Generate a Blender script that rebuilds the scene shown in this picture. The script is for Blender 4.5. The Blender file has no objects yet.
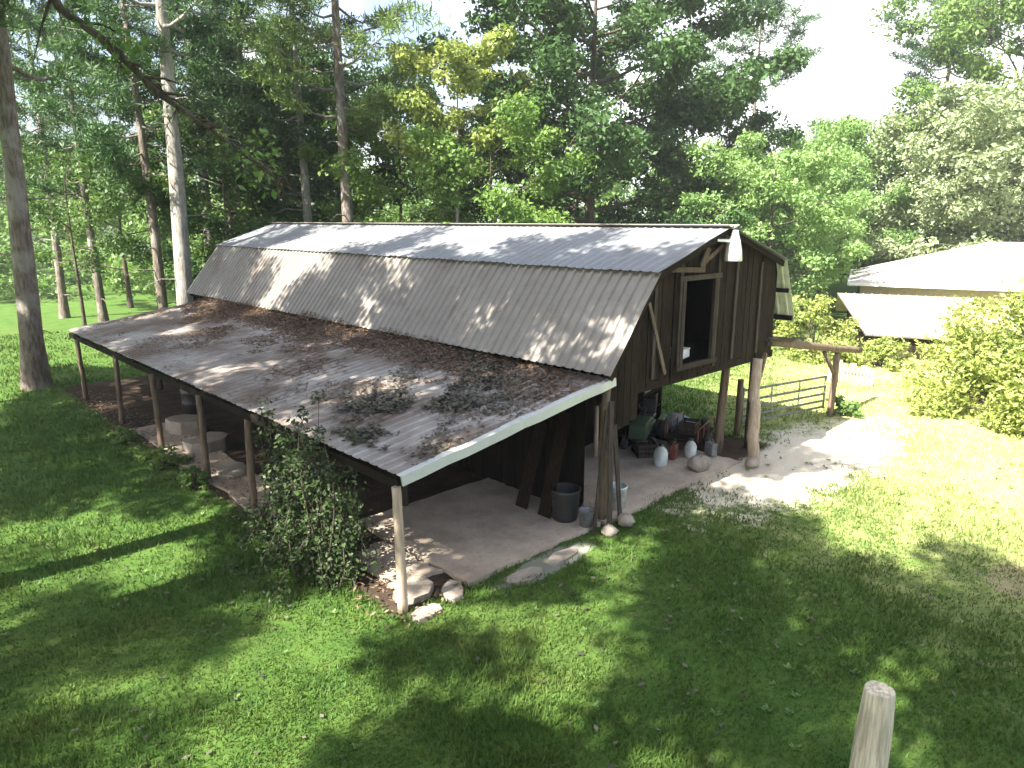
import bpy, math, random
import numpy as np
from math import radians as R, pi, sin, cos
from mathutils import Vector, Matrix, Euler

# ------------------------------------------------------------------ camera
SC = bpy.context.scene
F_PX, PITCH = 702.0, math.atan(164/702.0)
CAM = (-5.17, -7.66, 5.5)
HEAD = R(43.91)                                   # clockwise from +Y
cam_data = bpy.data.cameras.new('camera')
cam_data.sensor_width = 36; cam_data.lens = 36*F_PX/1024
cam_data.clip_start = 0.05; cam_data.clip_end = 2000
cam = bpy.data.objects.new('camera', cam_data); SC.collection.objects.link(cam)
cam.location = CAM; cam.rotation_euler = (pi/2-PITCH, 0, -HEAD)
SC.camera = cam
# ------------------------------------------------------------------ sky, sun, exposure
SUN_EL = R(47); SUN_AZ = (-0.998, 0.06)           # direction towards the sun on the ground plan
w = bpy.data.worlds.new('World'); SC.world = w; w.use_nodes = True
nt = w.node_tree; bg = nt.nodes['Background']
sky = nt.nodes.new('ShaderNodeTexSky'); sky.sky_type = 'NISHITA'; sky.sun_disc = False
sky.sun_elevation = SUN_EL; sky.sun_rotation = math.atan2(SUN_AZ[0], SUN_AZ[1]) % (2*pi)
sky.air_density = 1.0; sky.dust_density = 3.0; sky.ozone_density = 1.0
_tc = nt.nodes.new('ShaderNodeTexCoord'); _n = nt.nodes.new('ShaderNodeTexNoise'); _n.inputs['Scale'].default_value = 2.6; _n.inputs['Detail'].default_value = 6
nt.links.new(_tc.outputs['Generated'], _n.inputs['Vector'])
_dt = nt.nodes.new('ShaderNodeVectorMath'); _dt.operation = 'DOT_PRODUCT'; _dt.inputs[1].default_value = (.95, -.05, .15); nt.links.new(_tc.outputs['Generated'], _dt.inputs[0])
_ad = nt.nodes.new('ShaderNodeMath'); _ad.operation = 'MULTIPLY_ADD'; _ad.inputs[1].default_value = .45; nt.links.new(_dt.outputs['Value'], _ad.inputs[0]); nt.links.new(_n.outputs[0], _ad.inputs[2])
_mr = nt.nodes.new('ShaderNodeMapRange'); _mr.interpolation_type = 'SMOOTHSTEP'; _mr.inputs[1].default_value = .62; _mr.inputs[2].default_value = .92; nt.links.new(_ad.outputs[0], _mr.inputs[0])
_mx = nt.nodes.new('ShaderNodeMix'); _mx.data_type = 'RGBA'; _mx.inputs[7].default_value = (7.5, 7.6, 7.8, 1)
nt.links.new(_mr.outputs[0], _mx.inputs[0]); nt.links.new(sky.outputs[0], _mx.inputs[6]); nt.links.new(_mx.outputs[2], bg.inputs[0]); bg.inputs[1].default_value = 0.065
sd = bpy.data.lights.new('sun', 'SUN'); sd.energy = 5.0; sd.angle = R(0.5); sd.color = (1.0, 0.93, 0.81)
sun = bpy.data.objects.new('sun', sd); SC.collection.objects.link(sun)
_d = Vector((SUN_AZ[0]*cos(SUN_EL), SUN_AZ[1]*cos(SUN_EL), sin(SUN_EL)))
sun.rotation_euler = _d.to_track_quat('Z', 'Y').to_euler(); sun.location = (-30, 0, 40)
vs = SC.view_settings
vs.view_transform = 'Standard'; vs.look = 'None'; vs.gamma = 1; vs.use_curve_mapping = False
vs.exposure = 2.4
HAZE = .0007
SC.render.engine = 'CYCLES'
SC.cycles.use_denoising = True
SC.cycles.max_bounces = 6; SC.cycles.diffuse_bounces = 3; SC.cycles.transparent_max_bounces = 8

# ------------------------------------------------------------------ helpers
COL = SC.collection
rng = np.random.default_rng(7)
random.seed(7)

def ground_at(px, dist):
    """ground point at a given distance along the compass bearing of an image column"""
    a = HEAD + math.atan((px-512)/F_PX/ (1/cos(PITCH)))
    return (CAM[0]+sin(a)*dist, CAM[1]+cos(a)*dist)

def tag(o, label=None, cat=None, group=None, kind=None):
    if label: o['label'] = label
    if cat: o['category'] = cat
    if group: o['group'] = group
    if kind: o['kind'] = kind
    return o

def empty(name, loc=(0, 0, 0), rz=0, label=None, cat=None, group=None):
    o = bpy.data.objects.new(name, None); COL.objects.link(o)
    o.location = loc; o.rotation_euler = (0, 0, rz); o.empty_display_size = .2
    return tag(o, label, cat, group)

def link_mesh(name, me, parent=None):
    o = bpy.data.objects.new(name, me); COL.objects.link(o)
    if parent: o.parent = parent
    return o

def raw_mesh(name, verts, faces_flat, per, mats, tone=None, mat_idx=None, smooth=False):
    """numpy mesh; every face has `per` corners"""
    me = bpy.data.meshes.new(name)
    nv, nf = len(verts), len(faces_flat)//per
    me.vertices.add(nv); me.vertices.foreach_set('co', np.asarray(verts, np.float32).ravel())
    me.loops.add(nf*per); me.loops.foreach_set('vertex_index', np.asarray(faces_flat, np.int32))
    me.polygons.add(nf)
    me.polygons.foreach_set('loop_start', np.arange(0, nf*per, per, dtype=np.int32))
    me.polygons.foreach_set('loop_total', np.full(nf, per, np.int32))
    if mat_idx is not None: me.polygons.foreach_set('material_index', mat_idx.astype(np.int32))
    for m in mats: me.materials.append(m)
    if tone is not None:
        a = me.attributes.new('tone', 'FLOAT', 'FACE'); a.data.foreach_set('value', np.asarray(tone, np.float32))
    me.update(calc_edges=True)
    if smooth: me.polygons.foreach_set('use_smooth', np.ones(nf, bool))
    return me

class MB:
    """collects simple shapes and builds ONE mesh"""
    def __init__(s): s.v = []; s.f = []; s.t = []; s.sm = []
    def add(s, vs_, fs, tone=None, smooth=False):
        k = len(s.v); t = random.random() if tone is None else tone
        s.v += [tuple(p) for p in vs_]
        for f in fs: s.f.append([i+k for i in f]); s.t.append(t); s.sm.append(smooth)
    def box(s, c, d, rot=None, tone=None, jit=0):
        hx, hy, hz = d[0]/2, d[1]/2, d[2]/2
        P = [Vector((x*hx, y*hy, z*hz)) for x in (-1, 1) for y in (-1, 1) for z in (-1, 1)]
        if jit: P = [p+Vector([random.uniform(-jit, jit) for _ in range(3)]) for p in P]
        if rot is not None:
            M = rot if isinstance(rot, Matrix) else Euler(rot).to_matrix()
            P = [M @ p for p in P]
        P = [p+Vector(c) for p in P]
        s.add(P, [(0, 1, 3, 2), (4, 6, 7, 5), (0, 4, 5, 1), (2, 3, 7, 6), (0, 2, 6, 4), (1, 5, 7, 3)], tone)
    def beam(s, a, b, wd, th, tone=None, jit=0, up=(0, 0, 1)):
        a, b = Vector(a), Vector(b); d = b-a; z = d.normalized(); u = Vector(up)
        if abs(z.dot(u)) > .95: u = Vector((0, 1, 0))
        x = u.cross(z).normalized(); y = z.cross(x)
        M = Matrix((x, y, z)).transposed()
        s.box((a+b)/2, (wd, th, d.length), M, tone, jit)
    def tube(s, pts, rad, n=8, tone=None, cap=True, wob=0):
        pts = [Vector(p) for p in pts]; m = len(pts)
        if not hasattr(rad, '__len__'): rad = [rad]*m
        V = []; prev = None
        for i, p in enumerate(pts):
            d = (pts[min(i+1, m-1)]-pts[max(i-1, 0)]).normalized()
            if prev is None:
                u = Vector((1, 0, 0)) if abs(d.x) < .8 else Vector((0, 1, 0))
                x = (u-d*u.dot(d)).normalized()
            else:
                x = (prev-d*prev.dot(d)).normalized()
            prev = x; y = d.cross(x)
            for j in range(n):
                a = 2*pi*j/n; r = rad[i]*(1+random.uniform(-wob, wob))
                V.append(p+(x*cos(a)+y*sin(a))*r)
        Fs = [(i*n+j, i*n+(j+1) % n, (i+1)*n+(j+1) % n, (i+1)*n+j) for i in range(m-1) for j in range(n)]
        t = random.random() if tone is None else tone
        s.add(V, Fs, t, True)
        if cap:
            k = len(s.v)-len(V)
            s.f.append([k+j for j in range(n)][::-1]); s.t.append(t); s.sm.append(False)
            s.f.append([k+(m-1)*n+j for j in range(n)]); s.t.append(t); s.sm.append(False)
    def lathe(s, c, prof, n=16, tone=None, rot=None):
        V = []
        for r, z in prof:
            for j in range(n):
                p = Vector((r*cos(2*pi*j/n), r*sin(2*pi*j/n), z))
                if rot is not None: p = Euler(rot).to_matrix() @ p
                V.append(p+Vector(c))
        m = len(prof)
        s.add(V, [(i*n+j, i*n+(j+1) % n, (i+1)*n+(j+1) % n, (i+1)*n+j) for i in range(m-1) for j in range(n)], tone, True)
    def blob(s, c, r, seed=0, tone=None, flat=1.0, rough=.25):
        rr = random.Random(seed); n, m = 10, 7; V = []
        for i in range(m+1):
            th = pi*i/m
            for j in range(n):
                k = 1+rr.uniform(-rough, rough)
                V.append((c[0]+r[0]*k*sin(th)*cos(2*pi*j/n), c[1]+r[1]*k*sin(th)*sin(2*pi*j/n), c[2]+r[2]*k*cos(th)*flat))
        s.add(V, [(i*n+j, (i+1)*n+j, (i+1)*n+(j+1) % n, i*n+(j+1) % n) for i in range(m) for j in range(n)], tone, True)
    def build(s, name, mat, parent=None, bevel=0):
        me = bpy.data.meshes.new(name); me.from_pydata(s.v, [], s.f); me.materials.append(mat)
        a = me.attributes.new('tone', 'FLOAT', 'FACE'); a.data.foreach_set('value', s.t)
        me.polygons.foreach_set('use_smooth', s.sm)
        me.update()
        o = link_mesh(name, me, parent)
        if bevel:
            b = o.modifiers.new('bevel', 'BEVEL'); b.width = bevel; b.segments = 2; b.limit_method = 'ANGLE'
        return o

# ------------------------------------------------------------------ materials
class NT:
    def __init__(s, name):
        s.m = bpy.data.materials.new(name); s.m.use_nodes = True
        s.t = s.m.node_tree; s.b = s.t.nodes['Principled BSDF']; s.out = s.t.nodes['Material Output']
    def n(s, ty, **kw):
        o = s.t.nodes.new(ty)
        for k, v in kw.items():
            if k in o.inputs: o.inputs[k].default_value = v
            else: setattr(o, k, v)
        return o
    def l(s, a, b): s.t.links.new(a, b)
    def math(s, op, a, b=None, clamp=False):
        o = s.t.nodes.new('ShaderNodeMath'); o.operation = op; o.use_clamp = clamp
        for i, x in enumerate((a, b)):
            if x is None: continue
            if isinstance(x, (int, float)): o.inputs[i].default_value = x
            else: s.l(x, o.inputs[i])
        return o.outputs[0]
    def mix(s, fac, a, b, mode='MIX'):
        o = s.t.nodes.new('ShaderNodeMix'); o.data_type = 'RGBA'; o.blend_type = mode
        for inp, x in ((o.inputs[0], fac), (o.inputs[6], a), (o.inputs[7], b)):
            if isinstance(x, (int, float)): inp.default_value = x
            elif isinstance(x, tuple): inp.default_value = (*x, 1)
            else: s.l(x, inp)
        return o.outputs[2]
    def ramp(s, fac, p0, p1):
        o = s.t.nodes.new('ShaderNodeMapRange'); o.interpolation_type = 'SMOOTHSTEP'
        s.l(fac, o.inputs[0]); o.inputs[1].default_value = p0; o.inputs[2].default_value = p1
        return o.outputs[0]
    def coord(s, kind='Object', scale=(1, 1, 1)):
        tc = s.t.nodes.new('ShaderNodeTexCoord'); mp = s.t.nodes.new('ShaderNodeMapping')
        s.l(tc.outputs[kind], mp.inputs[0]); mp.inputs['Scale'].default_value = scale
        return mp.outputs[0]
    def noise(s, vec, scale, detail=5, rough=.6):
        o = s.t.nodes.new('ShaderNodeTexNoise'); s.l(vec, o.inputs['Vector'])
        o.inputs['Scale'].default_value = scale; o.inputs['Detail'].default_value = detail; o.inputs['Roughness'].default_value = rough
        return o.outputs[0]
    def tone(s):
        o = s.t.nodes.new('ShaderNodeAttribute'); o.attribute_name = 'tone'; return o.outputs['Fac']
    def bump(s, h, strength=.5, dist=.02):
        o = s.t.nodes.new('ShaderNodeBump'); o.inputs['Strength'].default_value = strength; o.inputs['Distance'].default_value = dist
        s.l(h, o.inputs['Height']); s.l(o.outputs[0], s.b.inputs['Normal'])
    def base(s, c):
        if isinstance(c, tuple): s.b.inputs['Base Color'].default_value = (*c, 1)
        else: s.l(c, s.b.inputs['Base Color'])
    def rough(s, v, metal=0, spec=None):
        s.b.inputs['Roughness'].default_value = v; s.b.inputs['Metallic'].default_value = metal
        if spec is not None: s.b.inputs['Specular IOR Level'].default_value = spec

def m_wood(name, a, b, grain=(14, 14, 1.2), rough=.85):
    k = NT(name); v = k.coord('Object', grain)
    n1 = k.noise(v, 2.2, 8, .65); n2 = k.noise(k.coord('Object'), 1.3, 4)
    c = k.mix(k.ramp(n1, .3, .72), a, b)
    c = k.mix(k.math('MULTIPLY', k.tone(), .55), c, tuple(x*.45 for x in a))
    c = k.mix(k.math('MULTIPLY', k.ramp(n2, .5, .75), .4), c, (b[0]*1.25, b[1]*1.2, b[2]*1.15))
    k.base(c); k.rough(.95, 0, .1); k.bump(n1, .6, .012); return k.m

def m_plain(name, a, b=None, rough=.6, metal=0, scale=6, spec=None, bump=.2):
    k = NT(name); b = b or tuple(x*.6 for x in a)
    n1 = k.noise(k.coord('Object'), scale, 6)
    k.base(k.mix(k.ramp(n1, .35, .7), a, b)); k.rough(rough, metal, spec); k.bump(n1, bump, .01); return k.m

def m_leaf(name, a, b, transl=.35, rand=.5, warm=(.16, .15, .03)):
    """a..b leaf colours; per leaf tone and per tree variation"""
    k = NT(name); oi = k.n('ShaderNodeObjectInfo')
    c = k.mix(k.tone(), a, b)
    c = k.mix(k.math('MULTIPLY', oi.outputs['Random'], rand), c, warm)
    k.base(c); k.rough(.55, 0, .35)
    tr = k.n('ShaderNodeBsdfTranslucent'); k.l(k.mix(.5, c, k.mix(1.0, c, (1.3, 1.35, .5), 'MULTIPLY')), tr.inputs[0])
    mx = k.n('ShaderNodeMixShader'); mx.inputs[0].default_value = transl
    k.l(k.b.outputs[0], mx.inputs[1]); k.l(tr.outputs[0], mx.inputs[2]); k.l(mx.outputs[0], k.out.inputs[0])
    return k.m

def m_bark(name, a, b, lichen=(.3, .3, .25)):
    k = NT(name); v = k.coord('Object', (6, 6, 1.3))
    n1 = k.noise(v, 2.0, 8, .7); n2 = k.noise(k.coord('Object'), .8, 5)
    c = k.mix(k.ramp(n1, .35, .65), a, b); c = k.mix(k.math('MULTIPLY', k.ramp(n2, .48, .62), .55), c, lichen)
    k.base(c); k.rough(.95, 0, .15); k.bump(n1, 1.0, .06); return k.m

def m_metal_roof(name, base, dirt, rust, dirt_lo=.5, dirt_hi=.72):
    k = NT(name); co = k.coord('Object')
    n1 = k.noise(k.coord('Object', (.7, 1.1, 1)), 1.9, 8, .7)
    n2 = k.noise(co, .55, 6, .6); n3 = k.noise(co, 9, 6, .7)
    c = k.mix(k.math('MULTIPLY', k.tone(), .3), base, tuple(x*.6 for x in base))
    c = k.mix(k.math('MULTIPLY', k.ramp(n1, .45, .75), .7), c, dirt)
    c = k.mix(k.math('MULTIPLY', k.ramp(n2, dirt_lo, dirt_hi), .85), c, rust)
    c = k.mix(k.math('MULTIPLY', k.ramp(n3, .5, .7), .3), c, dirt)
    k.base(c); k.b.inputs['Metallic'].default_value = .25
    k.l(k.math('ADD', k.math('MULTIPLY', n1, .3), .38), k.b.inputs['Roughness']); k.bump(n3, .15, .01); return k.m

def m_concrete(name, a, b, stain):
    k = NT(name); co = k.coord('Object')
    n1 = k.noise(co, 1.2, 8, .65); n2 = k.noise(co, 14, 6, .7)
    c = k.mix(k.ramp(n1, .35, .68), a, b); c = k.mix(k.math('MULTIPLY', k.ramp(n2, .5, .75), .5), c, stain)
    k.base(c); k.rough(.9, 0, .2); k.bump(n2, .8, .02); return k.m

def m_shingle(name):
    k = NT(name); co = k.coord('Object'); n1 = k.noise(co, .7, 6); n2 = k.noise(co, 12, 4)
    sx = k.n('ShaderNodeSeparateXYZ'); k.l(co, sx.inputs[0]); f = k.math('FRACT', k.math('MULTIPLY', sx.outputs[2], 15.0))
    c = k.mix(k.ramp(n1, .35, .7), (.60, .56, .53), (.44, .40, .375)); c = k.mix(k.math('MULTIPLY', n2, .35), c, (.3, .27, .25))
    c = k.mix(k.math('MULTIPLY', k.math('LESS_THAN', f, .16), .45), c, (.2, .18, .17)); k.base(c); k.rough(.9, 0, .2); k.bump(f, .6, .02); return k.m

M = dict(
    board=m_wood('weathered_dark_boards', (.011, .008, .0055), (.042, .030, .021)),
    board_shaded=m_wood('shaded_boards', (.010, .008, .006), (.024, .019, .015)),  # board colour darkened to stand for the shade under the roofs
    board_grey=m_wood('weathered_grey_boards', (.038, .030, .024), (.10, .084, .066)),
    log=m_wood('pale_log', (.10, .07, .05), (.22, .17, .125), (9, 9, 1)),
    creamlog=m_wood('bleached_log', (.34, .30, .23), (.72, .65, .50), (16, 16, .9)),
    loglight=m_wood('peeled_log', (.30, .235, .17), (.5, .41, .32), (9, 9, 1)),
    roof=m_metal_roof('taupe_ribbed_roof', (.29, .27, .245), (.20, .175, .15), (.14, .105, .085), .52, .75),
    roof_up=m_metal_roof('blue_grey_roof', (.24, .255, .275), (.18, .175, .17), (.17, .13, .11), .56, .78),
    lean_roof=m_metal_roof('dirty_lean_roof', (.36, .335, .315), (.15, .12, .10), (.125, .088, .066), .38, .62),
    trim=m_metal_roof('roof_edge_metal', (.56, .58, .57), (.40, .40, .37), (.25, .21, .15), .62, .8),
    fibre=m_plain('pale_green_sheet', (.66, .7, .52), (.5, .54, .38), .6),
    litter=m_leaf('brown_leaf_litter', (.085, .055, .038), (.22, .145, .095), .1, 0),
    litter_dark=m_leaf('dark_leaf_litter', (.04, .038, .028), (.13, .12, .09), .1, 0),
    slab=m_concrete('slab_concrete', (.46, .385, .31), (.31, .255, .20), (.17, .14, .11)),
    rock=m_concrete('pale_stone', (.34, .30, .25), (.19, .165, .135), (.18, .15, .12)),
    white=m_plain('white_paint', (.8, .8, .78), (.66, .66, .63), .5),
    white_bucket=m_plain('white_plastic', (.55, .60, .58), (.30, .31, .28), .45),
    dark=m_plain('black_plastic', (.02, .02, .022), (.035, .033, .03), .5),
    grey=m_plain('grey_metal', (.22, .23, .24), (.13, .13, .13), .5, .3),
    rubber=m_plain('rubber', (.02, .02, .02), (.04, .038, .034), .85),
    red=m_plain('faded_red_paint', (.16, .035, .02), (.09, .03, .02), .5),
    green=m_plain('faded_green_paint', (.03, .07, .035), (.05, .06, .035), .5),
    blue=m_plain('faded_blue_grey_tarp', (.12, .15, .2), (.08, .1, .13), .7),
    gate=m_plain('gate_pipe', (.2, .21, .19), (.12, .11, .09), .5, .3),
    tan=m_plain('tan_siding', (.32, .28, .2), (.26, .22, .16), .8),
    house_roof=m_shingle('pale_shingles'),
    shed_metal=m_plain('pinkish_shed_metal', (.27, .235, .21), (.18, .155, .135), .6, .1, 1.6),
    glass=m_plain('dark_glass', (.03, .035, .04), (.02, .02, .02), .15),
    bark_pine=m_bark('pine_bark', (.085, .068, .056), (.20, .17, .145), (.33, .31, .29)),
    bark_pale=m_bark('pale_bark', (.17, .155, .14), (.34, .32, .30), (.42, .41, .38)),
    bark_dark=m_bark('dark_bark', (.045, .036, .028), (.11, .09, .07), (.13, .13, .10)),
    leaf_dark=m_leaf('dark_broadleaf', (.028, .075, .024), (.075, .155, .05), .35, .06),
    leaf_vine=m_leaf('vine_leaf', (.012, .032, .010), (.04, .075, .02), .15, .05),
    leaf_mid=m_leaf('mid_broadleaf', (.032, .085, .022), (.10, .19, .05), .35, .2),
    leaf_yellow=m_leaf('yellow_green_leaf', (.15, .22, .05), (.38, .42, .13), .4, .1, (.3, .36, .12)),
    leaf_pale=m_leaf('pale_grey_green_leaf', (.18, .24, .13), (.36, .43, .26), .35, .2, (.32, .38, .2)),  # grey-green species, paled further to stand for the glare at the right
    leaf_sunny=m_leaf('sunny_green_leaf', (.07, .16, .03), (.18, .29, .07), .4, .1, (.3, .36, .14)),
    leaf_bright=m_leaf('bright_green_leaf', (.12, .23, .07), (.25, .38, .14), .4, .15, (.3, .36, .14)),
    leaf_light=m_leaf('light_green_leaf', (.075, .16, .04), (.18, .28, .08), .4, .2),
    needle=m_leaf('pine_needles', (.025, .07, .028), (.07, .145, .05), .25, .12),
    needle_yel=m_leaf('yellowed_pine_needles', (.06, .12, .03), (.15, .22, .055), .3, .1),
)
def build_ground():
    k = NT('lawn_and_earth'); co = k.coord('Object')
    sx = k.n('ShaderNodeSeparateXYZ'); k.l(co, sx.inputs[0]); X, Y = sx.outputs[0], sx.outputs[1]
    nbig = k.noise(co, .22, 5); nmid = k.noise(co, 1.6, 6, .65); nfin = k.noise(co, 22, 6, .75); nf2 = k.noise(co, 7, 5, .7)
    g = k.mix(k.ramp(nmid, .35, .68), (.038, .088, .018), (.072, .138, .028))
    g = k.mix(k.math('MULTIPLY', k.ramp(nfin, .42, .7), .7), g, (.10, .17, .035))
    g = k.mix(k.math('MULTIPLY', k.ramp(nf2, .52, .75), .4), g, (.10, .085, .04))
    g = k.mix(k.math('MULTIPLY', k.ramp(nbig, .5, .7), .35), g, (.11, .12, .04))
    def blob(cx, cy, rx, ry, wob, lo=1.0, hi=.55):
        a = k.math('DIVIDE', k.math('SUBTRACT', X, cx), rx); b = k.math('DIVIDE', k.math('SUBTRACT', Y, cy), ry)
        d = k.math('ADD', k.math('MULTIPLY', a, a), k.math('MULTIPLY', b, b))
        d = k.math('ADD', d, k.math('MULTIPLY', k.math('SUBTRACT', nmid, .5), wob))
        d = k.math('ADD', d, k.math('MULTIPLY', k.math('SUBTRACT', nf2, .5), wob*.6))
        return k.math('SUBTRACT', 1.0, k.ramp(d, hi, lo), True)
    # dry: washed-out sunlight painted into the grass colour east of the barn
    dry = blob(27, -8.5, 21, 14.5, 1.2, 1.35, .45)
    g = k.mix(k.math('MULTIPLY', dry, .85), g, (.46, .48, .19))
    g = k.mix(k.math('MULTIPLY', blob(10.9, -1.05, 4.5, 1.45, 3.2, 1.5, .3), .95), g, (.66, .60, .50))
    g = k.mix(k.math('MULTIPLY', blob(8.6, -.55, 1.7, .5, 1.3), .9), g, (.5, .44, .36))
    g = k.mix(k.math('MULTIPLY', blob(2.6, -.45, 1.3, .32, 1.6), .7), g, (.30, .29, .27))
    g = k.mix(k.math('MULTIPLY', blob(7.6, -6.0, .8, .5, 1.6), .6), g, (.34, .26, .17))
    g = k.mix(k.math('MULTIPLY', blob(-3.2, -2.4, 1.4, .5, 1.6), .55), g, (.15, .12, .06))
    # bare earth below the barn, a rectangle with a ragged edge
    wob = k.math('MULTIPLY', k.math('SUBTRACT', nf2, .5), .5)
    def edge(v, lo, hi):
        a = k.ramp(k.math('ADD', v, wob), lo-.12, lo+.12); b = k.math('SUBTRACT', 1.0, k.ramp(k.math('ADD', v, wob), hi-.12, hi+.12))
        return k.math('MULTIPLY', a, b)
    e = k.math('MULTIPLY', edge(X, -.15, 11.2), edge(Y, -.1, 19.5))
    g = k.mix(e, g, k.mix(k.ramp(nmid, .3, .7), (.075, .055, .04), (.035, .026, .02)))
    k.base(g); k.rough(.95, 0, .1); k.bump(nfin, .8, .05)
    b = bpy.data.meshes.new('lawn'); S = 200; n = 160
    xs = np.sign(np.linspace(-1, 1, n))*np.abs(np.linspace(-1, 1, n))**2.2*S
    gx, gy = np.meshgrid(xs, xs, indexing='ij'); z = np.zeros_like(gx)
    r = np.hypot(gx-5, gy-8)
    z += np.where(r > 22, np.sin(gx*.09)*np.cos(gy*.07)*np.clip((r-22)/60, 0, 1)*.6, 0)
    V = np.stack([gx, gy, z], -1).reshape(-1, 3)
    i, j = np.meshgrid(np.arange(n-1), np.arange(n-1), indexing='ij'); a = (i*n+j).ravel()
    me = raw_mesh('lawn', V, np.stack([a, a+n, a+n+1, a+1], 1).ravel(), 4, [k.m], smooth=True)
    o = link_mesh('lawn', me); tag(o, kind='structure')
build_ground()

def in_barn(x, y):
    return (x > -.12) & (x < 10.9) & (y > -.02) & (y < 19.5)

def build_grass():
    N = 420000
    ang = HEAD+rng.uniform(-1.0, 1.0, N); r = 4.5*np.exp(rng.uniform(0, math.log(42/4.5), N))
    x = CAM[0]+np.sin(ang)*r; y = CAM[1]+np.cos(ang)*r
    bald = ((x-10.9)/4.4)**2+((y+1.05)/1.35)**2+.28*np.sin(x*2.7+np.sin(y*4))*np.sin(y*5+x) < rng.uniform(.45, 1.35, N)
    bald |= ((x-2.6)/1.2)**2+((y+.45)/.3)**2 < rng.uniform(.4, 1.2, N)
    keep = ~in_barn(x, y) & ~bald
    clump = np.sin(x*3.1+np.sin(y*2.3)*2)*np.sin(y*2.7+np.sin(x*1.9)*2)
    keep &= rng.uniform(-1.6, 1, N) < clump+.25
    x, y, r = x[keep], y[keep], r[keep]; n = len(x)
    h = rng.uniform(.03, .075, n)*(1+r/35)*(1+.55*np.sin(x*1.3+np.sin(y*.9)*2)*np.sin(y*1.1+1)); a = rng.uniform(0, 2*pi, n); wd = .005+.0007*r
    lean = rng.uniform(.1, .9, (n, 1))*h[:, None]; la = rng.uniform(0, 2*pi, n)
    p = np.stack([x, y, np.full(n, -.003)], 1); d = np.stack([np.cos(a), np.sin(a), 0*a], 1)*wd[:, None]
    top = p+np.stack([np.cos(la), np.sin(la), 0*la], 1)*lean; top[:, 2] += h
    V = np.stack([p-d, p+d, top], 1).reshape(-1, 3)
    k = NT('grass_blades'); co = k.coord('Object'); nb = k.noise(co, 1.6, 5)
    sx = k.n('ShaderNodeSeparateXYZ'); k.l(co, sx.inputs[0])
    c = k.mix(k.tone(), (.040, .092, .015), (.105, .18, .036)); c = k.mix(k.math('MULTIPLY', k.ramp(nb, .45, .7), .4), c, (.12, .13, .03))
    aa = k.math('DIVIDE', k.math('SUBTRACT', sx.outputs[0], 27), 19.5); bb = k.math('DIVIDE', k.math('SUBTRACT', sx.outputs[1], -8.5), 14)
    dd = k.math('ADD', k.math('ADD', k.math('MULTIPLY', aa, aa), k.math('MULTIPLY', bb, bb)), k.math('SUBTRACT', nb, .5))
    c = k.mix(k.math('MULTIPLY', k.math('SUBTRACT', 1.0, k.ramp(dd, .35, 1.3)), .8), c, (.48, .51, .20))  # same sunlit wash painted into the blade colour
    k.base(c); k.rough(.6, 0, .3)
    c = k.mix(k.math('MULTIPLY', k.ramp(k.noise(co, .3, 5), .5, .7), .3), c, (.11, .14, .035)); k.base(c)
    tr = k.n('ShaderNodeBsdfTranslucent'); k.l(c, tr.inputs[0]); mx = k.n('ShaderNodeMixShader'); mx.inputs[0].default_value = .35
    k.l(k.b.outputs[0], mx.inputs[1]); k.l(tr.outputs[0], mx.inputs[2]); k.l(mx.outputs[0], k.out.inputs[0])
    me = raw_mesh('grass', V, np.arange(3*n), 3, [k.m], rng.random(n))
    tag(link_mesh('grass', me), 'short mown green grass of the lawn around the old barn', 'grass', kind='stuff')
build_grass()

# fallen leaves and small weeds over the lawn
def lawn_bits():
    N = 2600; ang = HEAD+rng.uniform(-1, 1, N); r = 5*np.exp(rng.uniform(0, 2.0, N)); x = CAM[0]+np.sin(ang)*r; y = CAM[1]+np.cos(ang)*r
    k = ~in_barn(x, y) & (np.sin(x*.9+2)*np.sin(y*.8)+rng.normal(0, .5, N) > .1); x, y = x[k], y[k]; n = len(x)
    a = rng.uniform(0, 6.28, n); L = rng.uniform(.02, .06, n)
    d = np.stack([np.cos(a)*L, np.sin(a)*L, rng.uniform(-.01, .012, n)], 1); e = np.stack([-np.sin(a)*L*.5, np.cos(a)*L*.5, rng.uniform(-.01, .01, n)], 1); P = np.stack([x, y, np.full(n, .045)], 1)
    V = np.stack([P-d, P+e, P+d, P-e], 1).reshape(-1, 3)
    tag(link_mesh('fallen_leaves', raw_mesh('fallen_leaves', V, np.arange(4*n), 4, [M['litter_dark']], rng.random(n))), 'dry brown leaves sprinkled thinly over the lawn', 'leaf litter', kind='stuff')
    C = np.stack([rng.uniform(-6, 14, 420), rng.uniform(-7, 14, 420), np.full(420, .01)], 1); C = C[~in_barn(C[:, 0], C[:, 1])]
    m = 14; c = np.repeat(C, m, 0); k = len(c); a = rng.uniform(0, 6.28, k); L = rng.uniform(.03, .065, k)
    u = np.stack([np.cos(a), np.sin(a), rng.uniform(.2, .9, k)], 1)*L[:, None]; v = np.stack([-np.sin(a), np.cos(a), 0*a], 1)*L[:, None]*.28; c = c+u*.2
    V = np.stack([c, c+u*.6+v, c+u, c+u*.6-v], 1).reshape(-1, 3)
    tag(link_mesh('lawn_weeds', raw_mesh('lawn_weeds', V, np.arange(4*k), 4, [M['leaf_light']], rng.random(k))), 'small broad-leaved weeds dotted through the lawn', 'weeds', kind='stuff')
lawn_bits()

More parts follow.
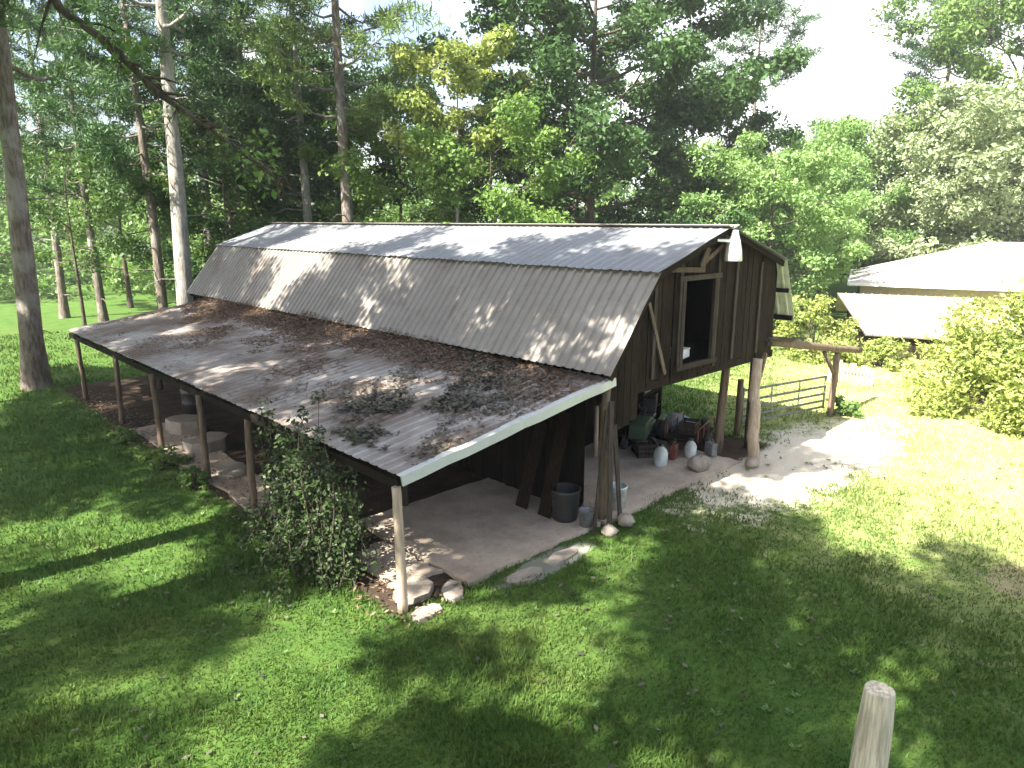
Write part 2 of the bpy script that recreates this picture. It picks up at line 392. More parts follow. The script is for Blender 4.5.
# ------------------------------------------------------------------ concrete floors
mb = MB()
def slab(x0, y0, x1, y1, h, nx=10, jit=.05):
    """poured slab with slightly crumbled rim"""
    rim = []
    for i in range(nx): rim.append((x0+(x1-x0)*i/nx, y0))
    for i in range(nx): rim.append((x1, y0+(y1-y0)*i/nx))
    for i in range(nx): rim.append((x1-(x1-x0)*i/nx, y1))
    for i in range(nx): rim.append((x0, y1-(y1-y0)*i/nx))
    rim = [(a+random.uniform(-jit, jit), b+random.uniform(-jit, jit)) for a, b in rim]
    n = len(rim); V = [(a, b, h) for a, b in rim]+[(a, b, -.1) for a, b in rim]
    mb.add(V, [tuple(range(n))]+[(i, i+n, (i+1) % n+n, (i+1) % n) for i in range(n)])
slab(1.15, -.12, 4.35, 3.0, .09, 12, .035)
slab(-.02, 4.2, .95, 12.4, .06, 12, .07)
slab(.3, .5, 1.08, 2.0, .06, 8, .07)
slab(4.42, -.2, 9.3, 3.0, .075, 14, .05)
tag(mb.build('concrete_floor', M['slab']), kind='structure')

# ------------------------------------------------------------------ barn
barn = empty('barn', (0, 0, 0), 0, 'weathered timber barn with a bent metal roof and long open side shed', 'barn')
Y0, Y1, YL = -.25, 19.9, 18.2
XL, ZL = 4.35, 2.84           # left foot of the roof
XB, ZB = 5.72, 4.57           # left knee
XR, ZR = 8.16, 5.38           # ridge
XK, ZK = 10.75, 4.62          # right knee
XF, ZF = 11.45, 3.12          # right foot
def corrugated(p0, p1, y0, y1, pitch=.23, amp=.022, sheet=.92, segs=3):
    """ribbed sheet from p0 (low) to p1 (high) in the x-z plane, run y0..y1; ribs run down the slope"""
    m = MB(); (xa, za), (xb, zb) = p0, p1
    L = math.hypot(xb-xa, zb-za); nx, nz = -(zb-za)/L, (xb-xa)/L
    y = y0; prof = []
    while y < y1:
        for dy, h in ((0, 0), (.12, 0), (.145, amp), (.185, amp), (.21, 0)):
            yy = y+dy*pitch/.23
            if yy <= y1: prof.append((yy, h))
        y += pitch
    prof.append((y1, 0))
    base = len(m.v); rows = []
    for s in range(segs+1):
        t = s/segs; row = []
        for yy, h in prof:
            q = int(yy/sheet); rr = random.Random(q*13+s); w_ = rr.uniform(-.012, .012)
            hh = h+w_; row.append(len(m.v)); m.v.append((xa+(xb-xa)*t+nx*hh, yy, za+(zb-za)*t+nz*hh))
        rows.append(row)
    for s in range(segs):
        for i in range(len(prof)-1):
            q = int(prof[i][0]/sheet)
            m.f.append([rows[s][i], rows[s][i+1], rows[s+1][i+1], rows[s+1][i]]); m.t.append(random.Random(q*7+s*3).random()); m.sm.append(False)
    return m
def solid(o, th=.006):
    md = o.modifiers.new('thickness', 'SOLIDIFY'); md.thickness = th; md.offset = -1; return o
solid(corrugated((XL, ZL), (XB+.02, ZB), Y0, Y1, .23, .045).build('lower_roof', M['roof'], barn))
solid(corrugated((XB-.1, ZB-.005), (XR, ZR), Y0-.02, Y1, .23, .016).build('upper_roof', M['roof_up'], barn))
solid(corrugated((XK+.08, ZK-.02), (XR, ZR), Y0-.02, Y1, .23, .016).build('upper_roof', M['roof_up'], barn))
solid(corrugated((XF, ZF), (XK, ZK), Y0, Y1, .23, .02).build('lower_roof', M['fibre'], barn))
m_ = MB(); m_.beam((XR-.12, Y0-.04, ZR-.01), (XR-.12, Y1, ZR-.01), .26, .012, .3, up=(.3, 0, 1)); m_.beam((XR+.12, Y0-.04, ZR-.012), (XR+.12, Y1, ZR-.012), .26, .012, .3, up=(-.3, 0, 1))
m_.build('ridge_cap', M['roof'], barn)
lean = corrugated((0.0, 2.08), (4.62, 2.73), -.15, YL, .23, .016, .92, 8).build('shed_roof', M['lean_roof'], barn); solid(lean)
m_ = MB(); _y = [-.168+random.uniform(-.012, .012) for _ in range(13)]; _z = [random.uniform(-.012, .012) for _ in range(13)]
for i in range(12):
    xa, xb = -.03+4.63*i/12, -.03+4.63*(i+1)/12; za, zb = 2.055+.645*i/12+_z[i], 2.055+.645*(i+1)/12+_z[i+1]
    m_.beam((xa, _y[i], za), (xb+.01, _y[i+1], zb), .03, .15, .15+.3*(i//4 % 2), up=(0, 0, 1)); m_.beam((xa, _y[i]+.058, za+.062+_z[i]), (xb+.01, _y[i+1]+.058, zb+.062), .13, .012, .2)
m_.build('edge_trim', M['trim'], barn)
m_ = MB()   # purlins and rafters of the shed
for yy in np.arange(.1, 18, 1.45): m_.beam((.05, yy, 1.99), (4.35, yy, 2.6), .05, .12)
m_.beam((.06, 0, 1.93), (.06, YL-.1, 1.93), .09, .14); m_.beam((2.2, .02, 2.22), (2.2, YL-.1, 2.22), .07, .1)
m_.build('shed_rafters', M['board_shaded'], barn)
# shed posts, one part each
def post(pts, rad, mat='log', parent=None, name='post'):
    q = MB(); P = []
    for i in range(len(pts)-1):
        a, b = Vector(pts[i]), Vector(pts[i+1]); n = 5
        for k in range(n): P.append(a.lerp(b, k/n)+Vector((random.uniform(-.008, .008), random.uniform(-.008, .008), 0)))
    P.append(Vector(pts[-1])); m = len(P)
    q.tube(P, [rad*(1.12-.2*i/m) for i in range(m)], 10, .15, True, .06)
    return q.build(name, M[mat], parent or barn)
for i, (px_, py_, dx) in enumerate([(0.02, 0.0, -.03), (.05, 2.55, .02), (.05, 5.0, .03), (.02, 7.2, -.02), (.03, 10.1, -.05), (.02, 13.3, .04), (.0, 16.9, -.04)]):
    if i == 1: continue
    p = post([(px_, py_, -.05), (px_+dx/2, py_, 1.0), (px_+dx, py_, 1.92)], .068, 'loglight' if i == 0 else 'log')
for (px_, py_) in [(2.2, 16.9), (4.2, 17.6), (2.2, 3.0), (2.2, 9.0)]: post([(px_, py_, -.05), (px_, py_, 2.2)], .06, 'board_grey')
# dark wall between shed and barn
m_ = MB(); y = .35
while y < 18.1:
    wd = random.uniform(.16, .24); m_.box((4.42+random.uniform(-.012, .012), y+wd/2, 1.36+random.uniform(-.03, .02)), (.025, wd-.008, 2.65)); y += wd
m_.build('side_wall', M['board_shaded'], barn)
# gable wall of vertical boards with a loft opening
def roof_z(x):
    if x < XB: return ZL+(x-XL)*(ZB-ZL)/(XB-XL)
    if x < XR: return ZB+(x-XB)*(ZR-ZB)/(XR-XB)
    return ZR+(x-XR)*(ZK-ZR)/(XK-XR)
m_ = MB(); x = 4.5; GY = 0.02
DX0, DX1, DZ0, DZ1 = 6.86, 8.12, 2.62, 4.35
while x < 10.88:
    wd = random.uniform(.17, .25); x2 = min(x+wd, 10.9); e = .006; oy = random.uniform(-.012, .012)
    def brd(za, zb, zc, zd, tn):   # z at bottom, z at top-left, top-right
        V = [(x+e, GY+oy, za), (x2-e, GY+oy, zb), (x2-e, GY+oy, zd), (x+e, GY+oy, zc), (x+e, GY+oy+.024, za), (x2-e, GY+oy+.024, zb), (x2-e, GY+oy+.024, zd), (x+e, GY+oy+.024, zc)]
        m_.add(V, [(0, 1, 2, 3), (5, 4, 7, 6), (0, 4, 5, 1), (3, 2, 6, 7), (1, 5, 6, 2), (0, 3, 7, 4)], tn)
    lo = (1.75 if x < 5.3 else 2.42)+random.uniform(-.1, .05)
    tn = random.random()
    zt, zt2 = roof_z(x)-.05, roof_z(x2)-.05
    if x2 > DX0 and x < DX1:
        brd(DZ1+random.uniform(-.03, .03), DZ1, zt, zt2, tn)
        brd(lo, lo, DZ0, DZ0, tn)
    else: brd(lo, lo, zt, zt2, tn)
    x = x2
gable = m_.build('gable_wall', M['board'], barn)
m_ = MB()
for xx, zz in ((5.95, 2.5), (7.0-.2, 2.55), (DX1+.06, 2.45), (8.95, 2.5), (10.05, 2.5)):
    m_.box((xx, GY-.03, (zz+roof_z(xx)-.25)/2), (.09, .03, roof_z(xx)-.25-zz), (0, random.uniform(-.01, .01), 0), .1)
m_.build('battens', M['board_grey'], barn)
m_ = MB(); m_.beam((5.72, -.025, 4.0), (6.35, -.025, 2.55), .08, .03, .1, up=(0, 1, 0)); m_.build('wall_brace', M['log'], barn)
dr = MB(); dr.box((DX0+.03, -.005, (DZ0+DZ1)/2), (.11, .07, DZ1-DZ0+.1)); dr.box((DX1-.03, -.005, (DZ0+DZ1)/2), (.11, .07, DZ1-DZ0+.1)); dr.box(((DX0+DX1)/2, -.012, DZ1+.03), (DX1-DX0+.3, .075, .1)); dr.box(((DX0+DX1)/2, -.012, DZ0-.03), (DX1-DX0+.25, .09, .1))
dr.build('loft_opening_frame', M['board_grey'], barn)
m_ = MB(); m_.box((6.95, -.045, 4.55), (1.2, .04, .1), (0, .05, 0)); m_.box((7.8, -.05, 4.8), (.9, .03, .09), (0, -.45, 0)); m_.box((8.3, -.06, 4.95), (.12, .05, .5)); m_.box((7.55, -.05, 4.78), (.16, .04, .42), (0, .5, 0))
m_.build('gable_trim', M['log'], barn)
for yy in (-.17, *np.arange(2, 19.8, 2.2)):  # rafters; the first shows at the gable edge
  m_ = MB()
  for a, b in (((XL+.08, ZL-.08), (XB+.03, ZB-.09)), ((XB, ZB-.1), (XR, ZR-.09)), ((XR, ZR-.09), (XK, ZK-.1)), ((XK, ZK-.12), (XF-.05, ZF))):
    if yy < 0 and a[0] > XK-.1: continue
    m_.beam((a[0], yy, a[1]), (b[0], yy, b[1]), .05, .12)
  m_.build('rafter', M['board'], barn)
m_ = MB(); m_.beam((11.02, Y0+.03, 3.88), (11.02, Y1-.1, 3.88), .06, .1); m_.build('purlin', M['board_shaded'], barn)
m_ = MB(); m_.beam((11.35, Y0+.03, 3.2), (11.35, Y1-.1, 3.2), .06, .12); m_.build('purlin', M['board_shaded'], barn)
# loft floor, sill beam, far walls
m_ = MB(); m_.box((7.65, 9.9, 2.42), (6.4, 19.5, .06)); m_.box((7.9, .08, 2.36), (6.2, .1, .16)); m_.build('loft_floor', M['board'], barn)
m_ = MB(); y = 3.3
while y < 19.6:
    wd = random.uniform(.18, .26); m_.box((10.72+random.uniform(-.01, .01), y+wd/2, 1.7), (.025, wd-.008, 3.3)); y += wd
m_.box((10.86, 10, 3.5), (.03, 19, 2.2), None, .5)  # unseen inner loft wall, added to keep the loft opening dark
m_.build('side_wall', M['board_shaded'], barn)
m_ = MB(); x = 4.5
while x < 10.9:
    m_.box((x+.11, 19.6, (roof_z(x)-.1)/2+.05), (.21, .025, roof_z(x)-.2)); x += .22
m_.build('rear_wall', M['board'], barn)
m_ = MB(); x = 4.5
while x < 8.3: m_.box((x+.11, 3.05, 1.2), (.2, .025, 2.35)); x += .21
m_.build('inner_partition', M['board_shaded'], barn)
# the posts carrying the gable
post([(9.84, -.3, -.05), (9.78, -.24, .6), (9.9, -.2, 1.2), (9.97, -.1, 1.55), (10.12, -.05, 2.35)], .125, 'loglight')
post([(10.55, .25, -.05), (10.45, .2, 2.4)], .09, 'board_grey')
post([(9.62, .55, -.05), (9.7, .5, 2.4)], .1, 'log')
post([(10.5, 3.2, -.05), (10.5, 3.2, 2.5)], .1, 'board_grey')
post([(4.52, -.02, -.05), (4.48, -.04, 1.2), (4.5, -.05, 2.6)], .085, 'log')
m_ = MB(); m_.beam((9.95, -.1, 1.35), (10.6, .02, 2.4), .1, .12); m_.build('knee_brace', M['log'], barn)
m_ = MB(); m_.beam((4.55, .1, 2.2), (5.4, .1, 2.45), .07, .09); m_.build('knee_brace', M['log'], barn)
# log beam and post over the gate on the east side
post([(10.7, 0, 2.68), (12.6, 0, 2.36), (14.8, 0, 1.99), (16.6, 0, 1.72)], .1, 'log', name='side_beam')
post([(14.92, 0.02, -.05), (14.95, 0.02, 1.0), (14.93, 0, 1.85)], .085, 'log', name='side_post')
m_ = MB(); m_.tube([(14.0, 0, 2.0), (14.9, .02, 1.25)], .055, 8, .2); m_.build('knee_brace', M['log'], barn)
m_ = MB(); m_.box((11.15, .1, 2.68), (1.5, .5, .05), (0, .1, .03)); m_.build('side_shelf', M['board_grey'], barn)

# lamp on a bracket at the peak
lamp = empty('barn_lamp', (8.2, -.3, 5.0), 0, 'white metal lamp on a short arm below the barn peak', 'lamp')
q = MB(); q.beam((-.72, .2, .12), (.0, .0, .08), .05, .05, .1); q.beam((-.05, .26, .1), (0, 0, .1), .05, .05, .1); q.build('bracket', M['white'], lamp)
q = MB(); q.lathe((0, 0, 0), [(.001, .3), (.06, .3), (.09, .18), (.12, .1), (.16, -.1), (.18, -.3), (.165, -.32), (.12, -.3), (.001, -.28)], 16); q.build('lamp_shade', M['white'], lamp)

# ------------------------------------------------------------------ litter on the shed roof
def scatter_quads(P, size, tilt=.5, asp=.5):
    n = len(P); a = rng.uniform(0, 2*pi, n); d = np.stack([np.cos(a), np.sin(a), rng.uniform(-tilt, tilt, n)], 1)
    e = np.stack([-np.sin(a), np.cos(a), rng.uniform(-tilt, tilt, n)], 1)
    L = (size*rng.uniform(.5, 1.3, n))[:, None]; W = L*asp
    V = np.stack([P-d*L/2, P+e*W/2, P+d*L/2, P-e*W/2], 1).reshape(-1, 3)
    return V, np.arange(4*n)
def fnoise(x, y, s, seed=0):
    r = random.Random(seed); v = 0*x
    for i in range(5):
        f = s*1.7**i; a = r.uniform(0, 6.28); v = v+np.sin(x*f*cos(a)+y*f*sin(a)+r.uniform(0, 6))*np.sin(-x*f*sin(a)*1.3+y*f*cos(a)+r.uniform(0, 6))/1.4**i
    return v
N = 95000; x = rng.uniform(.05, 4.45, N)**1; y = rng.uniform(-.1, 18.0, N)
dens = np.clip((x-3.1)/.9, 0, 1)*np.clip((y-.4)/2.5, 0, 1)*1.6 + np.clip(fnoise(x, y, .9, 3)*.55+.12, 0, .9)*np.clip(x/3, .15, 1)
dens *= np.where(y > 6, 1.0, .75)
kp = rng.random(N) < dens; x, y = x[kp], y[kp]
mound = np.clip((x-3.5)/.85, 0, 1)**1.5*np.clip((y-1)/5, 0.15, 1)*.3*(.7+.3*np.sin(y*2.3)*np.sin(y*.9+1))
z = 2.08+x*.1407+.02+rng.uniform(0, 1, len(x))*(mound+.012)
V, Fc = scatter_quads(np.stack([x, y, z], 1), .12, .45, .22)
tag(link_mesh('leaf_litter', raw_mesh('leaf_litter', V, Fc, 4, [M['litter']], rng.random(len(x)))), 'brown pine needles and leaves heaped along the upper edge of the shed roof', 'leaf litter', kind='stuff')
N = 42000; x = rng.uniform(.3, 4.55, N); y = rng.uniform(-.08, 5.6, N)
dens = np.clip(.75-np.abs(y-1.5-.25*x)/2.8, 0, 1)*np.clip(fnoise(x, y, 1.6, 8)*.9+.35, 0, 1)
kp = rng.random(N) < dens; x, y = x[kp], y[kp]
V, Fc = scatter_quads(np.stack([x, y, 2.08+x*.1407+.02+rng.uniform(0, .05, len(x))], 1), .10, .5, .5)
tag(link_mesh('twig_litter', raw_mesh('twig_litter', V, Fc, 4, [M['litter_dark']], rng.random(len(x)))), 'dark leaves and broken twigs strewn over the front of the shed roof', 'leaf litter', kind='stuff')
# litter and pebbles on the ground below the shed edge and under the barn
N = 9000; x = rng.uniform(-.6, 4, N); y = rng.uniform(-.5, 18, N); kp = rng.random(N) < np.exp(-((x-.1)/.5)**2); x, y = x[kp], y[kp]
V, Fc = scatter_quads(np.stack([x, y, .075+rng.uniform(0, .03, len(x))], 1), .09, .5, .4)
tag(link_mesh('ground_litter', raw_mesh('ground_litter', V, Fc, 4, [M['litter']], rng.random(len(x)))), 'dry brown leaves fallen along the foot of the shed posts', 'leaf litter', kind='stuff')

# ------------------------------------------------------------------ foliage engine
def unit(v): return v/np.maximum(np.linalg.norm(v, axis=-1, keepdims=True), 1e-6)
def leaves(C, radii, per, size, up=.7, outc=None, asp=.55, rg=rng, shell=.5, sag=0):
    """per leaves round every clump centre; returns verts, tone"""
    n = len(C)*per; c = np.repeat(C, per, 0); rad = np.repeat(radii, per, 0)
    d = unit(rg.normal(size=(n, 3))); rr = rg.random(n)**shell
    p = c+d*rad*rr[:, None]; p[:, 2] -= sag*rr*rg.random(n)
    nrm = unit(unit(rg.normal(size=(n, 3)))+np.array([0, 0, up])+d*.5)
    a = unit(np.cross(nrm, rg.normal(size=(n, 3)))); b = np.cross(nrm, a)
    L = (size*rg.uniform(.4, 1.5, n))[:, None]; W = L*asp*rg.uniform(.75, 1.2, (n, 1))
    V = np.stack([p-a*L/2, p+b*W/2, p+a*L/2, p-b*W/2], 1).reshape(-1, 3)
    ct = np.repeat(rg.random(len(C)), per)
    return V, np.clip(ct*.55+rg.random(n)*.45, 0, 1)
def skeleton_broad(H, cb, Rad, n_l, r0, seed, lean_=0, top=.9, flatten=1.0):
    rr = random.Random(seed); q = MB(); cl = []
    T = [Vector((lean_*t*H*.2+sin(t*5+seed)*.15*t, cos(t*4+seed)*.12*t, t*H*top)) for t in [i/9 for i in range(10)]]
    q.tube(T, [r0*(1.25 if i == 0 else 1-.85*i/9) for i in range(10)], 10, .3, False, .05)
    for i in range(n_l):
        t = (i+.5)/n_l; z = cb+(H*top-cb)*t**.85; a = i*2.4+rr.uniform(-.4, .4)
        k = min(9, z/(H*top)*9); b0 = T[int(k)].lerp(T[min(9, int(k)+1)], k-int(k))
        env = math.sqrt(max(.05, 1-((z-cb)/(H-cb)*1.5-.55)**2*.95)); L = Rad*env*rr.uniform(.75, 1.15)
        rise = rr.uniform(.15, .55)+t*.5
        P = [b0+Vector((cos(a+.15*sin(j))*L*j/5, sin(a+.15*sin(j))*L*j/5, L*rise*(j/5)**1.4*.8)) for j in range(6)]
        rb = r0*(1-.7*t)*.42; q.tube(P, [rb*(1-.8*j/5) for j in range(6)], 6, .3, False)
        for j in range(2, 6):
            for s in range(3 if j > 2 else 2):
                a2 = a+rr.uniform(-1.4, 1.4); l2 = L*rr.uniform(.18, .42)
                e = P[j]+Vector((cos(a2)*l2, sin(a2)*l2, rr.uniform(-.12, .4)*l2))
                q.tube([P[j], P[j].lerp(e, .5)+Vector((0, 0, .06*l2)), e], [rb*.35, rb*.22, rb*.1], 4, .3, False)
                cl.append(e)
    cl.append(T[-1]+Vector((0, 0, H*(1-top)*.5)))
    return q, np.array([tuple(c) for c in cl])
def broad_tree_meshes(seed, H, cb, Rad, n_l=15, per=150, size=.2, r0=.25, leaf='leaf_mid', bark='bark_dark', lean_=0, clump=.17, asp=.55, drop=0.0):
    rg = np.random.default_rng(seed); q, C = skeleton_broad(H, cb, Rad, n_l, r0, seed, lean_)
    if drop: C = C[rg.random(len(C)) > drop]
    rad = rg.uniform(.7, 1.4, (len(C), 1))*Rad*clump*np.array([[1.15, 1.15, .72]])
    V, t = leaves(C, rad, per, size, rg=rg, asp=asp, sag=.25*Rad*clump)
    crown = raw_mesh('crown', V, np.arange(len(V)), 4, [M[leaf]], t)
    me = bpy.data.meshes.new('trunk'); me.from_pydata(q.v, [], q.f); me.materials.append(M[bark])
    me.polygons.foreach_set('use_smooth', q.sm); a = me.attributes.new('tone', 'FLOAT', 'FACE'); a.data.foreach_set('value', q.t)
    return me, crown
def pine_meshes(seed, H, cb, Rad, r0=.3, n_b=34, per=34, leaf='needle', bark='bark_pine', lean_=(0, 0), needle=.34, stubs=8, kink=.12):
    rr = random.Random(seed); rg = np.random.default_rng(seed); q = MB(); n = 14
    T = [Vector((lean_[0]*t*H+sin(t*4+seed)*kink, lean_[1]*t*H+cos(t*3+seed)*kink, t*H)) for t in [i/n for i in range(n+1)]]
    q.tube(T, [r0*(1.3 if i == 0 else 1-.82*(i/n)**1.1) for i in range(n+1)], 12, .3, False, .05)
    def on(z): k = z/H*n; i = int(k); return T[i].lerp(T[min(n, i+1)], k-i)
    for i in range(stubs):
        z = rr.uniform(.18, 1)*cb*.98; a = rr.uniform(0, 6.28); L = rr.uniform(.4, 1.8); b0 = on(z)
        q.tube([b0, b0+Vector((cos(a)*L*.6, sin(a)*L*.6, .05*L)), b0+Vector((cos(a)*L, sin(a)*L, -.12*L))], [.035, .02, .008], 5, .3, False)
    C = []
    for i in range(n_b):
        t = (i+.5)/n_b; z = cb+(H-cb)*t*.98; a = i*2.4+rr.uniform(-.5, .5); b0 = on(z)
        L = Rad*(math.sin(pi*min(1, .25+t*.72))**.7)*rr.uniform(.6, 1.15); dr = rr.uniform(-.1, .35)
        P = [b0+Vector((cos(a+.1*j)*L*j/5, sin(a+.1*j)*L*j/5, L*dr*(j/5)-.1*L*sin(j))) for j in range(6)]
        q.tube(P, [r0*.26*(1-t*.6)*(1-.85*j/5) for j in range(6)], 5, .3, False)
        for j in range(2, 6):
            for s in range(5):
                a2 = a+rr.uniform(-1.2, 1.2); l2 = L*rr.uniform(.05, .32)
                C.append(P[j]+Vector((cos(a2)*l2, sin(a2)*l2, rr.uniform(-.1, .3)*l2+.05)))
    C = np.array([tuple(c) for c in C]); m = len(C)*per
    c = np.repeat(C, per, 0); d = unit(rg.normal(size=(m, 3))+np.array([0, 0, .5])); off = rg.normal(size=(m, 3))*[.17, .17, .1]
    L = (needle*rg.uniform(.6, 1.2, m))[:, None]; b = unit(np.cross(d, rg.normal(size=(m, 3))))*L*.085
    s = c+off; V = np.stack([s, s+d*L*.55+b, s+d*L, s+d*L*.55-b], 1).reshape(-1, 3)
    crown = raw_mesh('crown', V, np.arange(len(V)), 4, [M[leaf]], np.clip(np.repeat(rg.random(len(C)), per)*.6+rg.random(m)*.4, 0, 1))
    me = bpy.data.meshes.new('trunk'); me.from_pydata(q.v, [], q.f); me.materials.append(M[bark])
    me.polygons.foreach_set('use_smooth', q.sm); a = me.attributes.new('tone', 'FLOAT', 'FACE'); a.data.foreach_set('value', q.t)
    return me, crown
def tree(name, meshes, xy, label, cat='tree', rz=0, sc=1.0, group=None, z=0):
    t = empty(name, (xy[0], xy[1], z-.05), rz, label, cat, group); t.scale = (sc, sc, sc)
    link_mesh('trunk', meshes[0], t); link_mesh('crown', meshes[1], t); return t

# mesh library
LIB = dict(
    oakA=broad_tree_meshes(11, 13, 3.2, 4.6, 16, 150, .24, .24, 'leaf_mid'),
    oakB=broad_tree_meshes(12, 12, 2.4, 4.2, 15, 140, .22, .2, 'leaf_light'),
    dark=broad_tree_meshes(13, 14, 2.0, 4.6, 20, 170, .25, .26, 'leaf_dark'),
    pale=broad_tree_meshes(14, 11, 1.6, 4.6, 19, 190, .24, .24, 'leaf_pale'),
    sunny=broad_tree_meshes(19, 12, 1.5, 3.9, 18, 150, .23, .17, 'leaf_sunny', clump=.2, drop=.1),
    light=broad_tree_meshes(18, 12.5, 1.2, 4.8, 20, 210, .24, .22, 'leaf_bright'),
    tall=broad_tree_meshes(16, 19, 11.5, 4.3, 15, 330, .24, .26, 'leaf_mid', drop=.3, clump=.2),
    sparse=broad_tree_meshes(15, 11, 3.5, 3.2, 11, 70, .2, .12, 'leaf_mid', drop=.3),
    pineA=pine_meshes(21, 24, 11, 4.2, .42, 36, 32),
    pineB=pine_meshes(22, 22, 8, 3.6, .32, 36, 30, bark='bark_pale'),
    pineC=pine_meshes(23, 18, 6.5, 3.2, .22, 34, 30, 'needle'),
)
# ---- trees one can tell apart in the photograph
tree('pine_tree', pine_meshes(31, 24, 10.0, 4.5, .35, 34, 30, lean_=(.012, -.075), bark='bark_pine', stubs=12), (-.7, 19.9), 'thick leaning pine trunk at the far left, on the lawn past the shed end', 'pine tree')
tree('pine_tree', pine_meshes(32, 25, 12, 4.2, .37, 34, 30, lean_=(.018, -.01), bark='bark_pale', stubs=14), ground_at(174, 33), 'tall pale-barked pine rising just left of the barn roof', 'pine tree')
tree('pine_tree', pine_meshes(33, 23, 10, 3.8, .25, 34, 30, bark='bark_pale'), ground_at(306, 38), 'slim pale pine trunk behind the left end of the barn ridge', 'pine tree')
tree('pine_tree', pine_meshes(34, 24, 9.5, 4.4, .30, 38, 34, leaf='needle_yel', lean_=(.004, 0)), ground_at(347, 34), 'brown pine trunk behind the ridge with yellowish needle clumps', 'pine tree')
tree('pine_tree', LIB['pineC'], ground_at(90, 42), 'thin dark pine trunk between the leaning trunk and the pale pine', 'pine tree', 1)
tree('pine_tree', LIB['pineC'], ground_at(150, 36), 'dark slender pine trunk standing close left of the pale-barked pine', 'pine tree', 3.0, 1.1)
tree('pine_tree', LIB['pineC'], ground_at(52, 48), 'very thin pine trunk right beside the leaning trunk on the left', 'pine tree', 4.4, 1.05)
tree('pine_tree', LIB['pineB'], ground_at(205, 44), 'dim pine trunk in the shade behind the far corner of the barn', 'pine tree', 2.2)
tree('pine_tree', LIB['pineA'], ground_at(255, 50), 'shaded pine between the two pale trunks behind the barn', 'pine tree', 5)
tree('pine_tree', pine_meshes(36, 20.5, 13.5, 3.6, .2, 26, 34, 'needle'), ground_at(748, 52), 'lone pine top standing against the white sky right of the dark tree', 'pine tree', .5)
tree('pine_tree', pine_meshes(37, 24, 15, 4.0, .25, 26, 30, 'needle'), ground_at(930, 62), 'tall pine poking above the pale trees at the upper right', 'pine tree', .5)
tree('broadleaf_tree', broad_tree_meshes(41, 19, 2.6, 6.0, 30, 330, .25, .4, 'leaf_dark', clump=.15), ground_at(590, 38), 'huge dark green tree filling the view behind the barn ridge')
tree('broadleaf_tree', broad_tree_meshes(42, 13.5, 7.2, 2.3, 11, 120, .22, .13, 'leaf_yellow', 'bark_pale', clump=.24, drop=.15), ground_at(458, 33), 'yellow-green leafy tree glowing in sun left of the huge dark tree')
tree('broadleaf_tree', LIB['sunny'], ground_at(400, 37), 'bright green tree filling the space below the yellow-green crown', rz=1, sc=.9)
tree('broadleaf_tree', LIB['dark'], ground_at(285, 44), 'dark leafy tree between the slim pine trunks behind the barn', rz=2)
tree('broadleaf_tree', LIB['dark'], ground_at(232, 40), 'dark bushy tree in deep shade between the pale-barked pine and the barn', rz=4.2, sc=.9)
tree('broadleaf_tree', LIB['dark'], ground_at(340, 46), 'dark leafy tree directly behind the brown pine trunk', rz=.7, sc=1.1)
tree('broadleaf_tree', LIB['sunny'], ground_at(492, 32), 'fresh green tree wedged between the yellow-green and the huge dark tree', rz=3.7, sc=.82)
tree('broadleaf_tree', LIB['dark'], ground_at(690, 44), 'dark tree behind the barn roof just left of its peak', rz=5.6, sc=.95)
tree('broadleaf_tree', LIB['oakB'], ground_at(120, 52), 'light green tree behind the thin trunks on the left', rz=2.6, sc=.85)
tree('broadleaf_tree', LIB['sparse'], ground_at(70, 38), 'small sparse green tree beside the thin pine trunks on the left', rz=.6, sc=.8)
tree('broadleaf_tree', LIB['sparse'], ground_at(225, 36), 'small sparse sapling in the shade right of the pale-barked pine', rz=3.6, sc=.9)
tree('broadleaf_tree', LIB['light'], ground_at(772, 37), 'light green tree directly behind the barn peak', rz=4, sc=.7)
tree('broadleaf_tree', LIB['light'], ground_at(825, 60), 'rounded green tree under the open white sky', rz=5.2, sc=.92)
tree('broadleaf_tree', LIB['light'], ground_at(800, 50), 'bushy bright green tree left of the pale roofed house', rz=2.0, sc=.75)
tree('broadleaf_tree', LIB['light'], ground_at(868, 58), 'light green tree behind the left end of the pale house roof', rz=1.1, sc=.85)
tree('broadleaf_tree', LIB['pale'], ground_at(930, 58), 'pale grey-green spreading tree above the middle of the house roof', rz=.4, sc=1.15)
tree('broadleaf_tree', LIB['pale'], ground_at(1010, 56), 'pale grey-green tree at the right edge behind the house', rz=3.3, sc=1.15)
tree('broadleaf_tree', broad_tree_meshes(43, 21, 8, 6.5, 20, 230, .28, .35, 'leaf_light', 'bark_dark', clump=.17, drop=.1), ground_at(1000, 62), 'tallest green tree rising out of the top right corner')
